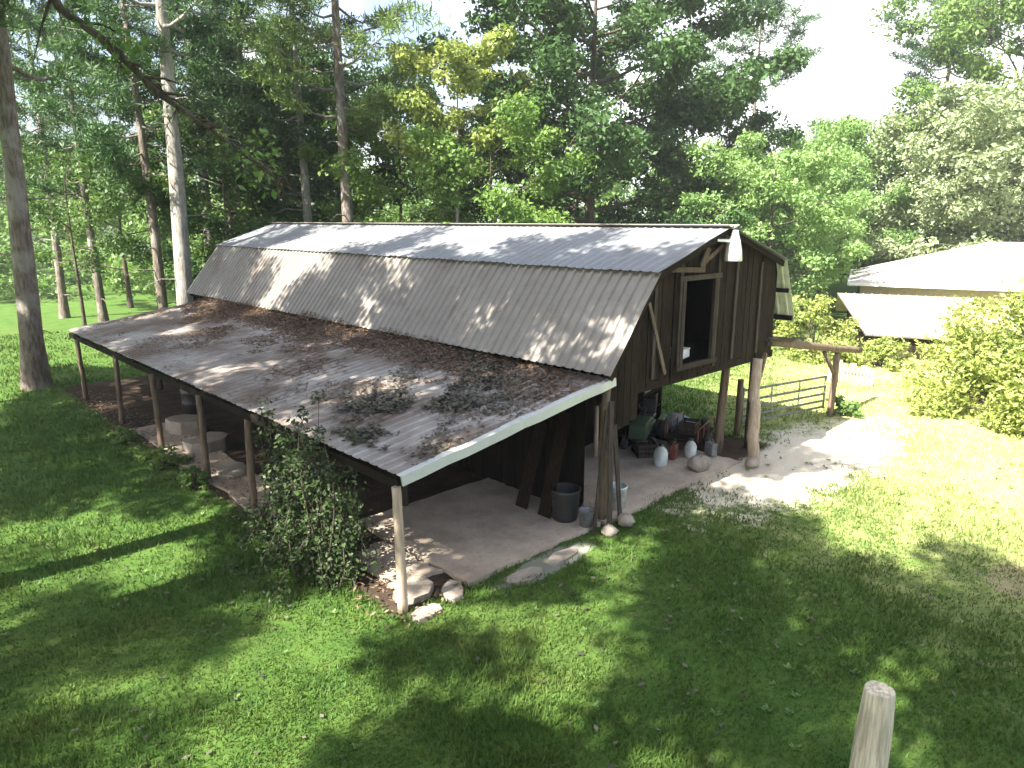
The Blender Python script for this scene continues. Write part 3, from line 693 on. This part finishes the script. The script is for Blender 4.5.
# ---- far-off wood as one mass
def far_wood():
    Vs, Ts = [], []; rg = np.random.default_rng(99)
    for i in range(105):
        a = HEAD+R(-62+124*(i/104))+rg.uniform(-.01, .01); d = rg.uniform(68, 98)
        deg = math.degrees(a-HEAD)
        H = rg.uniform(10, 15)
        if deg < -4: H = rg.uniform(8, 14)
        if 14 < deg < 30: H = rg.uniform(9, 12.5)
        cx, cy = CAM[0]+sin(a)*d, CAM[1]+cos(a)*d; k = 38
        C = np.stack([rg.normal(0, 2.2, k), rg.normal(0, 2.2, k), rg.uniform(.1, 1, k)**.8*H*.95], 1)
        C[:, :2] *= (1.25-.75*(C[:, 2:3]/H)**2); C += [cx, cy, 0]
        V, t = leaves(C, np.full((k, 3), 1.0)*rg.uniform(.8, 1.5, (k, 1)), 70, .42, rg=rg, asp=.6)
        Vs.append(V); Ts.append(t*.6+rg.random()*.4)
    for i in range(46):
        a = HEAD+R(rg.uniform(-60, 2)); d = rg.uniform(58, 70); H = rg.uniform(2.5, 6.5); k = 16
        C = np.stack([rg.normal(0, 1.6, k), rg.normal(0, 1.6, k), rg.uniform(.1, 1, k)*H], 1)+[CAM[0]+sin(a)*d, CAM[1]+cos(a)*d, 0]
        V, t = leaves(C, np.full((k, 3), 1.0)*rg.uniform(.6, 1.2, (k, 1)), 55, .34, rg=rg, asp=.6); Vs.append(V); Ts.append(t*.6+rg.random()*.4)
    V = np.concatenate(Vs); t = np.concatenate(Ts)
    tag(link_mesh('far_wood', raw_mesh('far_wood', V, np.arange(len(V)), 4, [M['leaf_light']], t)), 'distant mixed wood closing the view all round', 'wood', kind='stuff')
far_wood()
# ---- tall trees left of and behind the viewpoint, whose shade lies on lawn and roof
SHADE = [(-14.5, -9.5, 'tall', 1.0), (-18.5, -5, 'tall', .85), (-12.6, -5.0, 'tall', 1.0), (-17.5, 3.5, 'pineC', 1.0),
         (-15, 12.5, 'tall', .9), (-9.5, 13.5, 'pineC', .9), (-8.5, -11.5, 'tall', .85),
         (-7.5, 3.4, 'tall', .95), (-7.3, 9.0, 'tall', .88), (-10, 19, 'tall', .95)]
for i, (x, y, k, s) in enumerate(SHADE):
    tree('shade_tree', LIB[k], (x, y), 'tall tree standing outside the view to the left, shading lawn and roof', 'tree', i*1.3, s, 'trees shading the barn from outside the view')

# ---- shrubs
def shrub(name, xy, H, Rad, leaf, label, seed, n=60, per=120, size=.13, low=.15, cat='shrub', clump=.3):
    rg = np.random.default_rng(seed); rr = random.Random(seed)
    d = unit(rg.normal(size=(n, 3))); d[:, 2] = np.abs(d[:, 2]); r = rg.uniform(.35, 1, (n, 1))**.5
    C = d*r*[Rad, Rad, H*.85]*rg.uniform(.8, 1.1, (n, 1)); C[:, 2] = np.maximum(C[:, 2], low)
    V, t = leaves(C, np.full((n, 3), Rad*clump)*rg.uniform(.6, 1.2, (n, 1))*[1, 1, .8], per, size, rg=rg, shell=.6)
    V[:, 2] = np.maximum(V[:, 2], .01)
    o = empty(name, (xy[0], xy[1], 0), 0, label, cat)
    q = MB()
    for c in C[::2]: q.tube([(rr.uniform(-.1, .1), rr.uniform(-.1, .1), -.03), (c[0]*.4, c[1]*.4, c[2]*.6), tuple(c)], [.03, .02, .006], 5, .3, False)
    q.build('stems', M['bark_dark'], o)
    link_mesh('foliage', raw_mesh('foliage', V, np.arange(len(V)), 4, [M[leaf]], t), o); return o
shrub('shrub', (19.2, -4.0), 4.7, 3.3, 'leaf_yellow', 'big yellow-green shrub on the pale lawn at the right edge', 51, 190, 170, .14, clump=.22)
shrub('shrub', ground_at(826, 31), 3.1, 1.9, 'leaf_yellow', 'yellow-green shrub seen above the log beam right of the barn', 52, 60, 110, .14, clump=.24)
shrub('shrub', ground_at(895, 30), 1.4, 1.2, 'leaf_yellow', 'low yellow shrub in front of the small pale shed roof', 53, 30, 100, .13)
shrub('weed_clump', (15.35, -.25), .75, .5, 'leaf_light', 'leafy weeds sprouting at the foot of the gate post', 54, 16, 40, .14, .08, 'weeds')
for i, (x, y, h, r_, lb) in enumerate([(-.35, 7.0, .55, .35, 'yellow-green weeds on the lawn edge beside the fourth shed post'), (-.3, 8.9, .6, .5, 'largest weed clump on the lawn edge, between two middle shed posts'), (-.4, 11.6, .4, .4, 'low weeds at the lawn edge by the farther shed posts')]):
    shrub('weed_clump', (x, y), h, r_, 'leaf_light', lb, 60+i, 18, 45, .1, .06, 'weeds')

# vine bush swallowing a shed post
vine = empty('vine_bush', (-.15, 2.25, 0), 0, 'dark vine-covered bush climbing the shed edge beside the front corner', 'bush')
rg = np.random.default_rng(71); rr = random.Random(71); q = MB(); C = []
for i in range(72):
    a = rr.uniform(0, 6.28); r0 = rr.uniform(.05, .62); x, y = cos(a)*r0*.95, sin(a)*r0*2.0; P = [(x, y, -.03)]; hh = rr.uniform(.25, 1)**1.3*2.7
    for j in range(1, 6):
        x += rr.uniform(-.13, .11); y += rr.uniform(-.16, .2); P.append((x, y, hh*j/5)); C.append((x, y, hh*j/5))
    q.tube(P, [.02, .016, .013, .01, .007, .004], 5, .3, False)
for i in range(16):
    a = rr.uniform(2.2, 5.2); L = rr.uniform(.6, 1.5); P = [(0, rr.uniform(-.6, .8), rr.uniform(.8, 1.5))]
    for j in range(1, 5): P.append((P[0][0]+cos(a)*L*j/4, P[0][1]+sin(a)*L*j/4, max(.03, P[0][2]-.1*j*j*L*.5)))
    q.tube(P, [.012, .01, .008, .006, .003], 4, .3, False); C += P[2:]
q.build('stems', M['bark_dark'], vine); C = np.array(C)
V, t = leaves(C, np.full((len(C), 3), .2)*rg.uniform(.6, 1.3, (len(C), 1)), 34, .075, rg=rg); V[:, 2] = np.maximum(V[:, 2], .01)
link_mesh('foliage', raw_mesh('foliage', V, np.arange(len(V)), 4, [M['leaf_vine']], t), vine)

# bare branch reaching into the upper left
def pix(px, py, dist):
    u = (px-512)/F_PX; v = -(py-384)/F_PX; c_, s_ = cos(PITCH), sin(PITCH)
    h, z = c_+v*s_, -s_+v*c_; sh, ch = sin(HEAD), cos(HEAD)
    d = Vector((u*ch+h*sh, -u*sh+h*ch, z)); return Vector(CAM)+d*dist
# the tree that carries it stands just outside the left edge
bt = empty('branching_tree', (-5.6, 5.2, -.05), 0, 'tree outside the left edge whose bare forked branch hangs across the upper left', 'tree')
q = MB(); T = [(0, 0, 0), (.1, -.1, 3), (.15, 0, 6), (.2, .1, 9), (.1, .2, 12), (0, .3, 15)]
q.tube(T, [.34, .26, .23, .19, .12, .05], 10, .3, False, .05); q.build('trunk', M['bark_dark'], bt)
org = Vector((-5.6, 5.2, -.05)); q = MB(); rr = random.Random(5)
start = Vector((-5.4, 5.3, 10.6))
main = [start]+[pix(*p)for p in ((20, -60, 12.2), (60, 8, 12), (110, 45, 11.8), (160, 95, 11.6), (205, 125, 11.5), (250, 160, 11.4), (285, 185, 11.4))]
q.tube([p-org for p in main], [.12, .09, .075, .065, .05, .035, .024, .01], 7, .3, False, .1)
tips = []
for i in range(2, 8):
    for s in range(7):
        a = main[i-1].lerp(main[i], rr.random()); L = rr.uniform(.5, 1.7)*(1-.08*i)
        d = (main[i]-main[i-1]).normalized(); e = a+d*L*.75+Vector((rr.uniform(-.5, .6), rr.uniform(-.5, .5), rr.uniform(-.4, .45)))*L
        m1 = a.lerp(e, .5)+Vector((0, 0, rr.uniform(.02, .12)))
        q.tube([p-org for p in (a, m1, e)], [.032, .02, .006], 5, .3, False)
        for k in range(2):
            f = m1.lerp(e, rr.random())+Vector((rr.uniform(-.3, .3), rr.uniform(-.3, .3), rr.uniform(-.3, .15))); q.tube([m1-org, f-org], [.009, .003], 4, .3, False)
            if rr.random() < .04: tips.append(tuple(f-org))
q.build('bare_branch', M['bark_dark'], bt)
tips += [tuple(pix(*p)-org) for p in ((128, 45, 11.8), (140, 50, 11.8), (120, 42, 11.7))]
rg = np.random.default_rng(8); C = np.array(tips+[(cos(i*2.4)*2.2-.9, sin(i*2.4)*2.2+.6, 9.5+i*.32) for i in range(16)])
V, t = leaves(C, np.full((len(C), 3), .5), 60, .13, rg=rg)
link_mesh('crown', raw_mesh('crown', V, np.arange(len(V)), 4, [M['leaf_light']], t), bt)

# ------------------------------------------------------------------ gate
gate = empty('farm_gate', (11.4, .9, 0), math.atan2(-.75, 3.35), 'grey pipe farm gate below the log beam right of the barn', 'gate')
q = MB()
for z in (.32, .5, .7, .92, 1.2): q.tube([(0, 0, z), (3.4, 0, z-.02)], .034, 8, .3)
q.build('rails', M['gate'], gate)
for x in (.0, 3.4):
    q = MB(); q.tube([(x, 0, .25), (x, 0, 1.28)], .03, 8, .3); q.build('upright', M['gate'], gate)
for x in (1.15, 2.3):
    q = MB(); q.beam((x, .03, .3), (x, .03, 1.2), .04, .012, .3); q.build('brace', M['gate'], gate)
gp = MB(); gp.tube([(11.3, .95, -.05), (11.3, .95, 1.5)], .08, 10, .2, True, .06); tag(gp.build('gate_post', M['log']), 'short log post carrying the hinge side of the pipe gate', 'post')

# ------------------------------------------------------------------ things in and around the barn
def obj_empty(name, loc, rz, label, cat, group=None): return empty(name, loc, rz, label, cat, group)
# leaning planks at the corner between shed and barn
for (x0, y0, x1, y1, z1, wd, lb) in [(4.3, -.38, 4.52, -.15, 2.35, .12, 'grey plank leaning closest to the front corner post of the shed'),
                                     (4.05, -.22, 4.42, -.14, 2.2, .09, 'slightly shorter narrow plank leaning left of the corner post'),
                                     (4.72, -.3, 4.62, -.16, 1.9, .1, 'short grey plank leaning right of the corner post')]:
    q = MB(); q.beam((x0, y0, -.01), (x1, y1, z1), wd, .03, .1, .004, up=(0, 1, 0)); tag(q.build('leaning_plank', M['board_grey']), lb, 'plank', 'planks leaning on the corner post')
for (y0, z1, lb) in [(.75, 2.0, 'wide dark board leaning against the inner shed wall, nearest the open front'), (1.35, 1.7, 'dark board leaning on the inner shed wall behind the wide one')]:
    q = MB(); q.beam((3.75, y0, .09), (4.33, y0, z1), .3, .03, .4, .004, up=(1, 0, 0)); tag(q.build('leaning_board', M['board']), lb, 'board')
# bin with bucket
b_ = obj_empty('garbage_can', (3.98, .42, .09), 0, 'black round bin standing just inside the shed front corner', 'bin')
q = MB(); q.lathe((0, 0, 0), [(.001, 0), (.22, 0), (.24, .05), (.27, .55), (.29, .6), (.27, .6), (.25, .3), (.001, .28)], 20); q.build('body', M['dark'], b_)
q = MB(); q.tube([(-.29, 0, .45), (-.34, 0, .5), (-.3, 0, .58)], .015, 6); q.build('handle', M['dark'], b_)
b_ = obj_empty('bucket', (4.02, -.06, .09), 0, 'small grey metal bucket in front of the black bin', 'bucket')
q = MB(); q.lathe((0, 0, 0), [(.001, 0), (.11, 0), (.15, .3), (.16, .31), (.145, .3), (.1, .05), (.001, .05)], 18); q.build('body', M['grey'], b_)
q = MB(); q.tube([(.15*cos(a), .02, .3+.16*sin(a)) for a in np.linspace(0, pi, 9)], .005, 5); q.build('handle', M['grey'], b_)
b_ = obj_empty('bucket', (5.12, .1, .075), 0, 'tall white plastic bucket alone on the barn floor edge', 'bucket')
q = MB(); q.lathe((0, 0, 0), [(.001, 0), (.15, 0), (.19, .4), (.2, .42), (.2, .45), (.18, .45), (.16, .1), (.001, .08)], 20); q.build('body', M['white_bucket'], b_)
q = MB(); q.tube([(.2*cos(a), -.02-.15*sin(a), .4-.12*sin(a)) for a in np.linspace(0, pi, 9)], .006, 5); q.build('handle', M['grey'], b_)
# rocks
def rocks(lst):
    for i, (x, y, z, a, b, c, lb) in enumerate(lst):
        q = MB(); q.blob((0, 0, 0), (a, b, c), 200+i+int(x*10), .3, 1, .16); o = q.build('stone', M['rock']); o.location = (x, y, z); o.rotation_euler = (0, 0, i*1.1); tag(o, lb, 'stone')
rocks([(8.15, .15, .2, .32, .22, .19, 'pale boulder on the barn floor near the thick front post'),
       (4.72, -.42, .09, .2, .17, .13, 'pinkish stone at the foot of the leaning planks'),
       (4.2, -.45, .05, .16, .2, .1, 'flat stone on the grass left of the leaning planks'),
       (9.35, -.5, .08, .22, .16, .12, 'stone beside the foot of the thick front post')])
# broken concrete pieces at front corner
def broken(x, y, sx, sy, h, rz, lb, mat='rock'):
    rr = random.Random(int(x*100+y*10)); n = 8
    P = [(sx*cos(2*pi*i/n)*rr.uniform(.75, 1.1), sy*sin(2*pi*i/n)*rr.uniform(.75, 1.1)) for i in range(n)]
    q = MB(); q.add([(a, b, h) for a, b in P]+[(a*1.05, b*1.05, -.03) for a, b in P], [tuple(range(n))]+[(i, i+n, (i+1) % n+n, (i+1) % n) for i in range(n)])
    o = q.build('broken_slab', M[mat], bevel=.012); o.location = (x, y, 0); o.rotation_euler = (rr.uniform(-.04, .04), rr.uniform(-.04, .04), rz); tag(o, lb, 'slab')
broken(.42, .32, .42, .3, .10, .3, 'broken concrete piece right beside the front corner post')
broken(.85, -.1, .3, .2, .08, 1.0, 'broken concrete piece between corner post and smooth floor')
broken(.2, .05-.35, .3, .16, .06, .1, 'flat broken concrete piece in the grass before the corner post')
broken(2.0, -.5, .38, .17, .05, -.1, 'grey paving piece in the grass along the floor edge')
broken(2.9, -.48, .42, .16, .05, .1, 'grey paving piece farther right along the floor edge')
broken(.9, 9.4, .6, .5, .3, .5, 'pale stone slab on the shed floor between the middle posts')
broken(1.0, 11.3, .5, .6, .38, .2, 'larger pale stone slab deeper under the shed')
broken(.6, 7.3, .5, .35, .14, 1.2, 'low pale slab on the shed floor near the fourth post')
# lumber stack, drum, tyre under shed
q = MB()
for i in range(4):
    for j in range(5): q.box((1.9+i*.2+random.uniform(-.02, .02), 6.3+random.uniform(-.1, .1), .13+j*.055), (.17, 2.4, .045), (0, 0, random.uniform(-.03, .03)))
tag(q.build('lumber_stack', M['board_grey']), 'stack of old grey boards lying on the shed floor', 'lumber')
def drum(loc, mat, lb):
    o = obj_empty('steel_drum', loc, 0, lb, 'drum'); q = MB()
    q.lathe((0, 0, 0), [(.001, 0), (.29, 0), (.29, .28), (.3, .3), (.29, .32), (.29, .58), (.3, .6), (.29, .62), (.29, .87), (.27, .87), (.27, .85), (.001, .85)], 22); q.build('body', M[mat], o)
    q = MB(); q.lathe((.15, 0, .85), [(.035, 0), (.035, .02), (.001, .02)], 10); q.build('bung', M['grey'], o)
drum((1.9, 13.2, 0), 'dark', 'dark steel drum at the far end under the shed'); drum((3.6, 9.9, .09), 'dark', 'dark steel drum against the inner shed wall')
def wheel(name, loc, r, wd, rot, parent, rim='grey'):
    o = bpy.data.objects.new(name, None); COL.objects.link(o); o.location = loc; o.rotation_euler = rot
    if parent: o.parent = parent
    q = MB(); q.lathe((0, 0, 0), [(r*.55, -wd/2), (r*.85, -wd/2), (r, -wd*.32), (r, wd*.32), (r*.85, wd/2), (r*.55, wd/2), (r*.55, -wd/2)], 24); q.build('tyre', M['rubber'], o)
    if rim: q = MB(); q.lathe((0, 0, 0), [(.001, -wd*.2), (r*.3, -wd*.2), (r*.54, -wd*.4), (r*.54, wd*.4), (r*.3, wd*.2), (.001, wd*.2)], 20); q.build('rim', M[rim], o)
    return o
# low concrete wall pieces, back of shed black opening block
# old tractor under the barn
tr_ = obj_empty('garden_tractor', (9.0, 2.25, .0), R(205), 'old green garden tractor parked among junk under the barn', 'tractor')
q = MB(); q.box((.55, 0, .58), (.85, .42, .36)); q.box((.98, 0, .56), (.03, .4, .34)); q.build('hood', M['green'], tr_, .03)
q = MB(); q.box((-.2, 0, .36), (1.3, .3, .12)); q.box((-.35, .38, .62), (.55, .16, .05)); q.box((-.35, -.38, .62), (.55, .16, .05)); q.build('chassis', M['green'], tr_, .02)
q = MB(); q.box((-.35, 0, .66), (.36, .4, .07)); q.box((-.54, 0, .84), (.06, .38, .34), (0, -.2, 0)); q.build('seat', M['dark'], tr_, .03)
q = MB(); q.tube([(.1, 0, .7), (-.02, 0, .95)], .018, 6); q.tube([(-.02+.03*cos(a), .17*cos(a), .96+.17*sin(a)*.5) for a in np.linspace(0, 2*pi, 17)], .013, 6, cap=False); q.build('steering_wheel', M['dark'], tr_)
for x, y, r_, wd in ((-.4, .42, .32, .22), (-.4, -.42, .32, .22), (.75, .34, .2, .14), (.75, -.34, .2, .14)): wheel('wheel', (x, y, r_), r_, wd, (pi/2, 0, 0), tr_, 'white')
# flat cart with frame beside it
ct = obj_empty('utility_cart', (9.5, 1.25, 0.0), R(15), 'rusty low cart with rail sides at the open front of the barn', 'cart')
q = MB(); q.box((0, 0, .38), (1.4, .8, .05)); q.beam((.7, 0, .36), (1.25, 0, .25), .05, .05); q.build('deck', M['board'], ct)
q = MB()
for y in (-.4, .4):
    q.tube([(-.7, y, .7), (.7, y, .7)], .018, 6)
    for x in (-.7, -.23, .23, .7): q.tube([(x, y, .38), (x, y, .7)], .016, 6)
q.build('side_rail', M['red'], ct)
for y in (-.46, .46): wheel('wheel', (0, y, .22), .22, .1, (pi/2, 0, 0), ct)
def crate(loc, rz, lb, s=1.0):
    o = obj_empty('wooden_crate', loc, rz, lb, 'crate'); o.scale = (s, s, s); q = MB()
    for z in (.05, .15, .25):
        for y in (-.19, .19): q.box((0, y, z), (.5, .015, .08))
        for x in (-.25, .25): q.box((x, 0, z), (.015, .37, .08))
    q.build('slats', M['board_grey'], o); q = MB(); q.box((0, 0, .012), (.48, .36, .02)); q.build('bottom', M['board'], o)
    for x in (-.235, .235):
        for y in (-.175, .175): q = MB(); q.box((x, y, .15), (.03, .03, .29)); q.build('corner_post', M['board'], o)
crate((9.45, 1.25, .41), .3, 'weathered wooden crate riding on the low cart'); crate((8.1, 1.6, .075), .9, 'weathered wooden crate on the floor left of the tractor', 1.15)
# blue tarp over a heap
tp = MB(); n = 18; rr = random.Random(3)
for i in range(n):
    for j in range(n):
        u, v = i/(n-1)*2-1, j/(n-1)*2-1; h = max(0, (1-u*u)*(1-v*v))**.5
        tp.v.append((u*.62+rr.uniform(-.015, .015), v*.45+rr.uniform(-.015, .015), .02+h*.5+rr.uniform(-.03, .03)*h))
for i in range(n-1):
    for j in range(n-1): a = i*n+j; tp.f.append([a, a+n, a+n+1, a+1]); tp.t.append(.3); tp.sm.append(True)
o = tp.build('tarp_heap', M['blue']); o.location = (10.3, 2.2, 0.0); tag(o, 'grey-blue tarp draped over a heap behind the cart under the barn', 'tarp'); solid(o, .01)
def jug(loc, lb, s=1.0):
    o = obj_empty('plastic_jug', loc, 0, lb, 'jug'); o.scale = (s, s, s); q = MB()
    q.lathe((0, 0, 0), [(.001, 0), (.13, 0), (.14, .03), (.14, .26), (.1, .34), (.05, .38), (.05, .4)], 14); q.build('body', M['white_bucket'], o)
    q = MB(); q.lathe((0, 0, .4), [(.055, 0), (.055, .035), (.001, .035)], 12); q.build('cap', M['dark'], o)
jug((7.75, .9, .075), 'white plastic jug on the floor before the tractor wheel', 1.15); jug((8.75, .75, .075), 'white plastic jug nearest the thick post at the barn front', 1.0)
q = MB(); q.tube([(7.15, 2.3, .05), (7.16, 2.32, 1.3)], .06, 8, .1, True, .05); tag(q.build('short_post', M['loglight']), 'short pale post standing free on the barn floor', 'post')
q = MB(); q.tube([(7.75, 2.3, .05), (7.7, 2.3, 1.1)], .04, 8, .1, True, .05); tag(q.build('pale_pole', M['board_grey']), 'thin grey pole standing right of the short pale post', 'pole')
q = MB(); q.box((7.5, .45, 2.74), (.5, .35, .16), (0, 0, .2)); q.box((7.5, .45, 2.84), (.52, .37, .03), (0, 0, .2)); tag(q.build('storage_box', M['white'], None, .01), 'white box lying on the loft floor inside the opening', 'box')
tag_ = lambda o, lb, c: tag(o, lb, c)
for (x, y, z, r_, rot, lb) in [(10.2, 1.2, .32, .32, (pi/2-.25, 0, .5), 'worn black tyre leaning behind the thick front post'), (8.35, 2.55, .1, .33, (0, 0, 0), 'black tyre lying flat beside the tractor')]:
    q = MB(); q.lathe((0, 0, 0), [(r_*.55, -.08), (r_*.88, -.09), (r_, -.05), (r_, .05), (r_*.88, .09), (r_*.55, .08), (r_*.5, 0), (r_*.55, -.08)], 24); o = q.build('tyre', M['rubber']); o.location = (x, y, z); o.rotation_euler = rot; tag(o, lb, 'tyre')
def can(loc, mat, lb, s=1.0):
    o = obj_empty('fuel_can', loc, s, lb, 'can'); q = MB(); q.box((0, 0, .17), (.3, .16, .32)); q.build('body', M[mat], o, .03)
    q = MB(); q.tube([(-.1, 0, .33), (-.06, 0, .4), (.06, 0, .4), (.1, 0, .33)], .013, 6); q.build('handle', M[mat], o); q = MB(); q.tube([(.11, 0, .32), (.17, 0, .42)], .02, 8); q.build('spout', M['dark'], o)
can((8.35, .95, .075), 'red', 'faded red fuel can on the floor before the wooden crate', .4); can((9.15, .45, .075), 'grey', 'grey metal can on the floor edge near the thick front post', 1.2)
b_ = obj_empty('shelf_rack', (10.05, 2.95, 0), R(12), 'dark wooden rack of odds and ends at the back of the open bay', 'rack')
for x in (-.6, .6): q = MB(); q.box((x, 0, .6), (.05, .35, 1.2)); q.build('side', M['board'], b_)
for z in (.15, .6, 1.05): q = MB(); q.box((0, 0, z), (1.15, .34, .03)); q.build('shelf', M['board'], b_)
for i, (x, z, w_, h_, mt) in enumerate([(-.4, .165, .3, .25, 'dark'), (.1, .165, .35, .3, 'tan'), (-.3, .615, .2, .28, 'blue'), (.05, .615, .22, .18, 'white'), (.4, .615, .2, .3, 'dark'), (-.2, 1.065, .4, .2, 'grey'), (.35, 1.065, .25, .3, 'green')]):
    q = MB(); q.box((0, 0, h_/2), (w_, .24, h_-.03)); q.box((0, 0, h_-.01), (w_*1.06, .26, .02)); o = q.build('storage_box', M[mt], None, .012); o.location = (10.05+x*cos(R(12)), 2.95+x*sin(R(12)), z+.002); o.rotation_euler = (0, 0, R(12)+random.uniform(-.1, .1))
    tag(o, ['black lidded box, bottom left on the dark rack', 'tan lidded box, bottom middle of the dark rack', 'blue-grey box at the left of the middle rack shelf', 'small white box on the middle rack shelf', 'tall black box at the right of the middle rack shelf', 'wide grey box on top of the dark rack', 'green box at the right end of the rack top'][i], 'box')
# chain/rope hanging in shed
q = MB()
for i in range(9): q.lathe((2.2, 2.9, 1.9-i*.085), [(.028, -.03), (.04, 0), (.028, .03)], 6, rot=(pi/2*(i % 2), 0, 0))
q.tube([(2.2, 2.9, 2.2), (2.2, 2.9, 1.9)], .008, 5)
tag(q.build('hanging_chain', M['white_bucket']), 'pale chain hanging beside the inner post near the shed front', 'chain')
# weathered post in the near lawn
q = MB(); rr = random.Random(4)
P = pix(880, 683, 5.2)
q.tube([(P.x+rr.uniform(-.006, .006), P.y, P.z*k/7-.05) for k in range(8)], [.14, .135, .128, .132, .126, .13, .122, .105], 18, .1, True, .09)
tag(q.build('fence_post', M['creamlog'], None, .012), 'pale weathered round post standing at the bottom right of the lawn', 'post')

# ------------------------------------------------------------------ far things at the right
def cpt(px, d, z=0): x, y = ground_at(px, d); return Vector((x, y, z))
# house with hipped pale roof
hs = empty('house', (0, 0, 0), 0, 'low house with a broad pale hipped roof beyond the shrubs at right', 'house')
A = cpt(868, 41); ux = Vector((cos(-1.22), sin(-1.22), 0)); uy = Vector((-ux.y, ux.x, 0)); Lh, Wh, ze, zr = 22, 10, 2.35, 4.35
def hp(a, b, z): return tuple(A+ux*a+uy*b+Vector((0, 0, z)))
q = MB(); ov = .5
V = [hp(-ov, -ov, ze), hp(Lh+ov, -ov, ze), hp(Lh+ov, Wh+ov, ze), hp(-ov, Wh+ov, ze), hp(Wh/2+1.0, Wh/2, zr), hp(Lh-Wh/2-1.0, Wh/2, zr)]
q.add(V, [(0, 1, 5, 4), (1, 2, 5), (2, 3, 4, 5), (3, 0, 4), (3, 2, 1, 0)], .2); solid(q.build('roof', M['house_roof'], hs), .12)
q = MB(); q.add([hp(0, 0, 0), hp(Lh, 0, 0), hp(Lh, Wh, 0), hp(0, Wh, 0), hp(0, 0, ze), hp(Lh, 0, ze), hp(Lh, Wh, ze), hp(0, Wh, ze)], [(0, 1, 5, 4), (1, 2, 6, 5), (2, 3, 7, 6), (3, 0, 4, 7)], .2); q.build('wall', M['tan'], hs)
q = MB()
for a_, b_2 in (((-.55, -.57), (22.55, -.57)), ((-.57, -.5), (-.57, 10.5))): q.beam(hp(*a_, ze-.07), hp(*b_2, ze-.07), .12, .14, .2)
q.build('gutter', M['white'], hs)
for k in range(1, 4):
    c = A+ux*(2.5+k*4.6)+uy*(-.02)+Vector((0, 0, 1.45)); rot = (0, 0, math.atan2(ux.y, ux.x))
    q = MB()
    for dx, dz, sx, sz in ((-.55, 0, .08, 1.2), (.55, 0, .08, 1.2), (0, .6, 1.18, .08), (0, -.6, 1.18, .08)): q.box(tuple(c+ux*dx+Vector((0, 0, dz))), (sx, .08, sz), rot)
    f = q.build('window', M['white'], hs); q = MB(); q.box(tuple(c), (1.04, .03, 1.14), rot); q.build('pane', M['glass'], f)
# low outbuilding
ob = empty('low_outbuilding', (0, 0, 0), 0, 'low shed with a sloping pale pinkish roof between the two yellow shrubs', 'shed')
B = cpt(850, 35); ux2 = Vector((cos(-1.2), sin(-1.2), 0)); uy2 = Vector((-ux2.y, ux2.x, 0))
def bp(a, b, z): return tuple(B+ux2*a+uy2*b+Vector((0, 0, z)))
q = MB(); q.add([bp(1.0, -3.2, .95), bp(5.0, -3.2, .95), bp(5.0, 0, 2.3), bp(-.2, 0, 2.3), bp(5.0, 2.2, 1.3), bp(-.2, 2.2, 1.3)], [(0, 1, 2, 3), (3, 2, 4, 5)], .2); solid(q.build('roof', M['shed_metal'], ob), .06)
q = MB()
for k in range(16):
    f = k/15; q.beam(bp(1.0+4*f, -3.2, .975), bp(-.2+5.2*f, 0, 2.32), .04, .035, .2)
q.build('roof_ribs', M['shed_metal'], ob)
q = MB(); q.add([bp(1.1, -2.9, 0), bp(4.9, -2.9, 0), bp(5.1, 2, 0), bp(.3, 2, 0), bp(1.1, -2.9, 1.0), bp(4.9, -2.9, 1.0), bp(5.3, 2, 1.3), bp(.3, 2, 1.3)], [(0, 1, 5, 4), (1, 2, 6, 5), (2, 3, 7, 6), (3, 0, 4, 7)], .5); q.build('wall', M['board'], ob)
q = MB(); d = Vector(bp(2.2, -2.94, .45)); q.box(tuple(d), (.8, .05, .85), (0, 0, -1.2)); q.build('door', M['board_grey'], ob)
# white post near the house, short pale fence
fe = empty('board_fence', (0, 0, 0), 0, 'short fence of pale upright boards on the grass past the log beam', 'fence')
q = MB(); rr = random.Random(9)
for k in range(13):
    c = cpt(846+k*3.7, 26.5-k*.03); h = rr.uniform(.55, .8); q.box((c.x, c.y, h/2), (.10, .03, h), (0, rr.uniform(-.05, .05), -.75))
q.build('pickets', M['creamlog'], fe)
q = MB(); q.beam(tuple(cpt(845, 26.55, .35)), tuple(cpt(892, 26.15, .35)), .03, .07); q.build('rail', M['board_grey'], fe)

# ------------------------------------------------------------------ summer haze
q = MB(); q.box((0, 0, 24.5), (440, 440, 52)); k = NT('haze_air'); k.t.nodes.remove(k.b)
pv = k.n('ShaderNodeVolumePrincipled'); pv.inputs['Density'].default_value = HAZE; pv.inputs['Color'].default_value = (.93, .96, 1, 1); pv.inputs['Anisotropy'].default_value = .2
k.l(pv.outputs[0], k.out.inputs['Volume'])
tag(q.build('haze', k.m), 'thin bright summer haze softening the far trees', 'haze', kind='stuff')
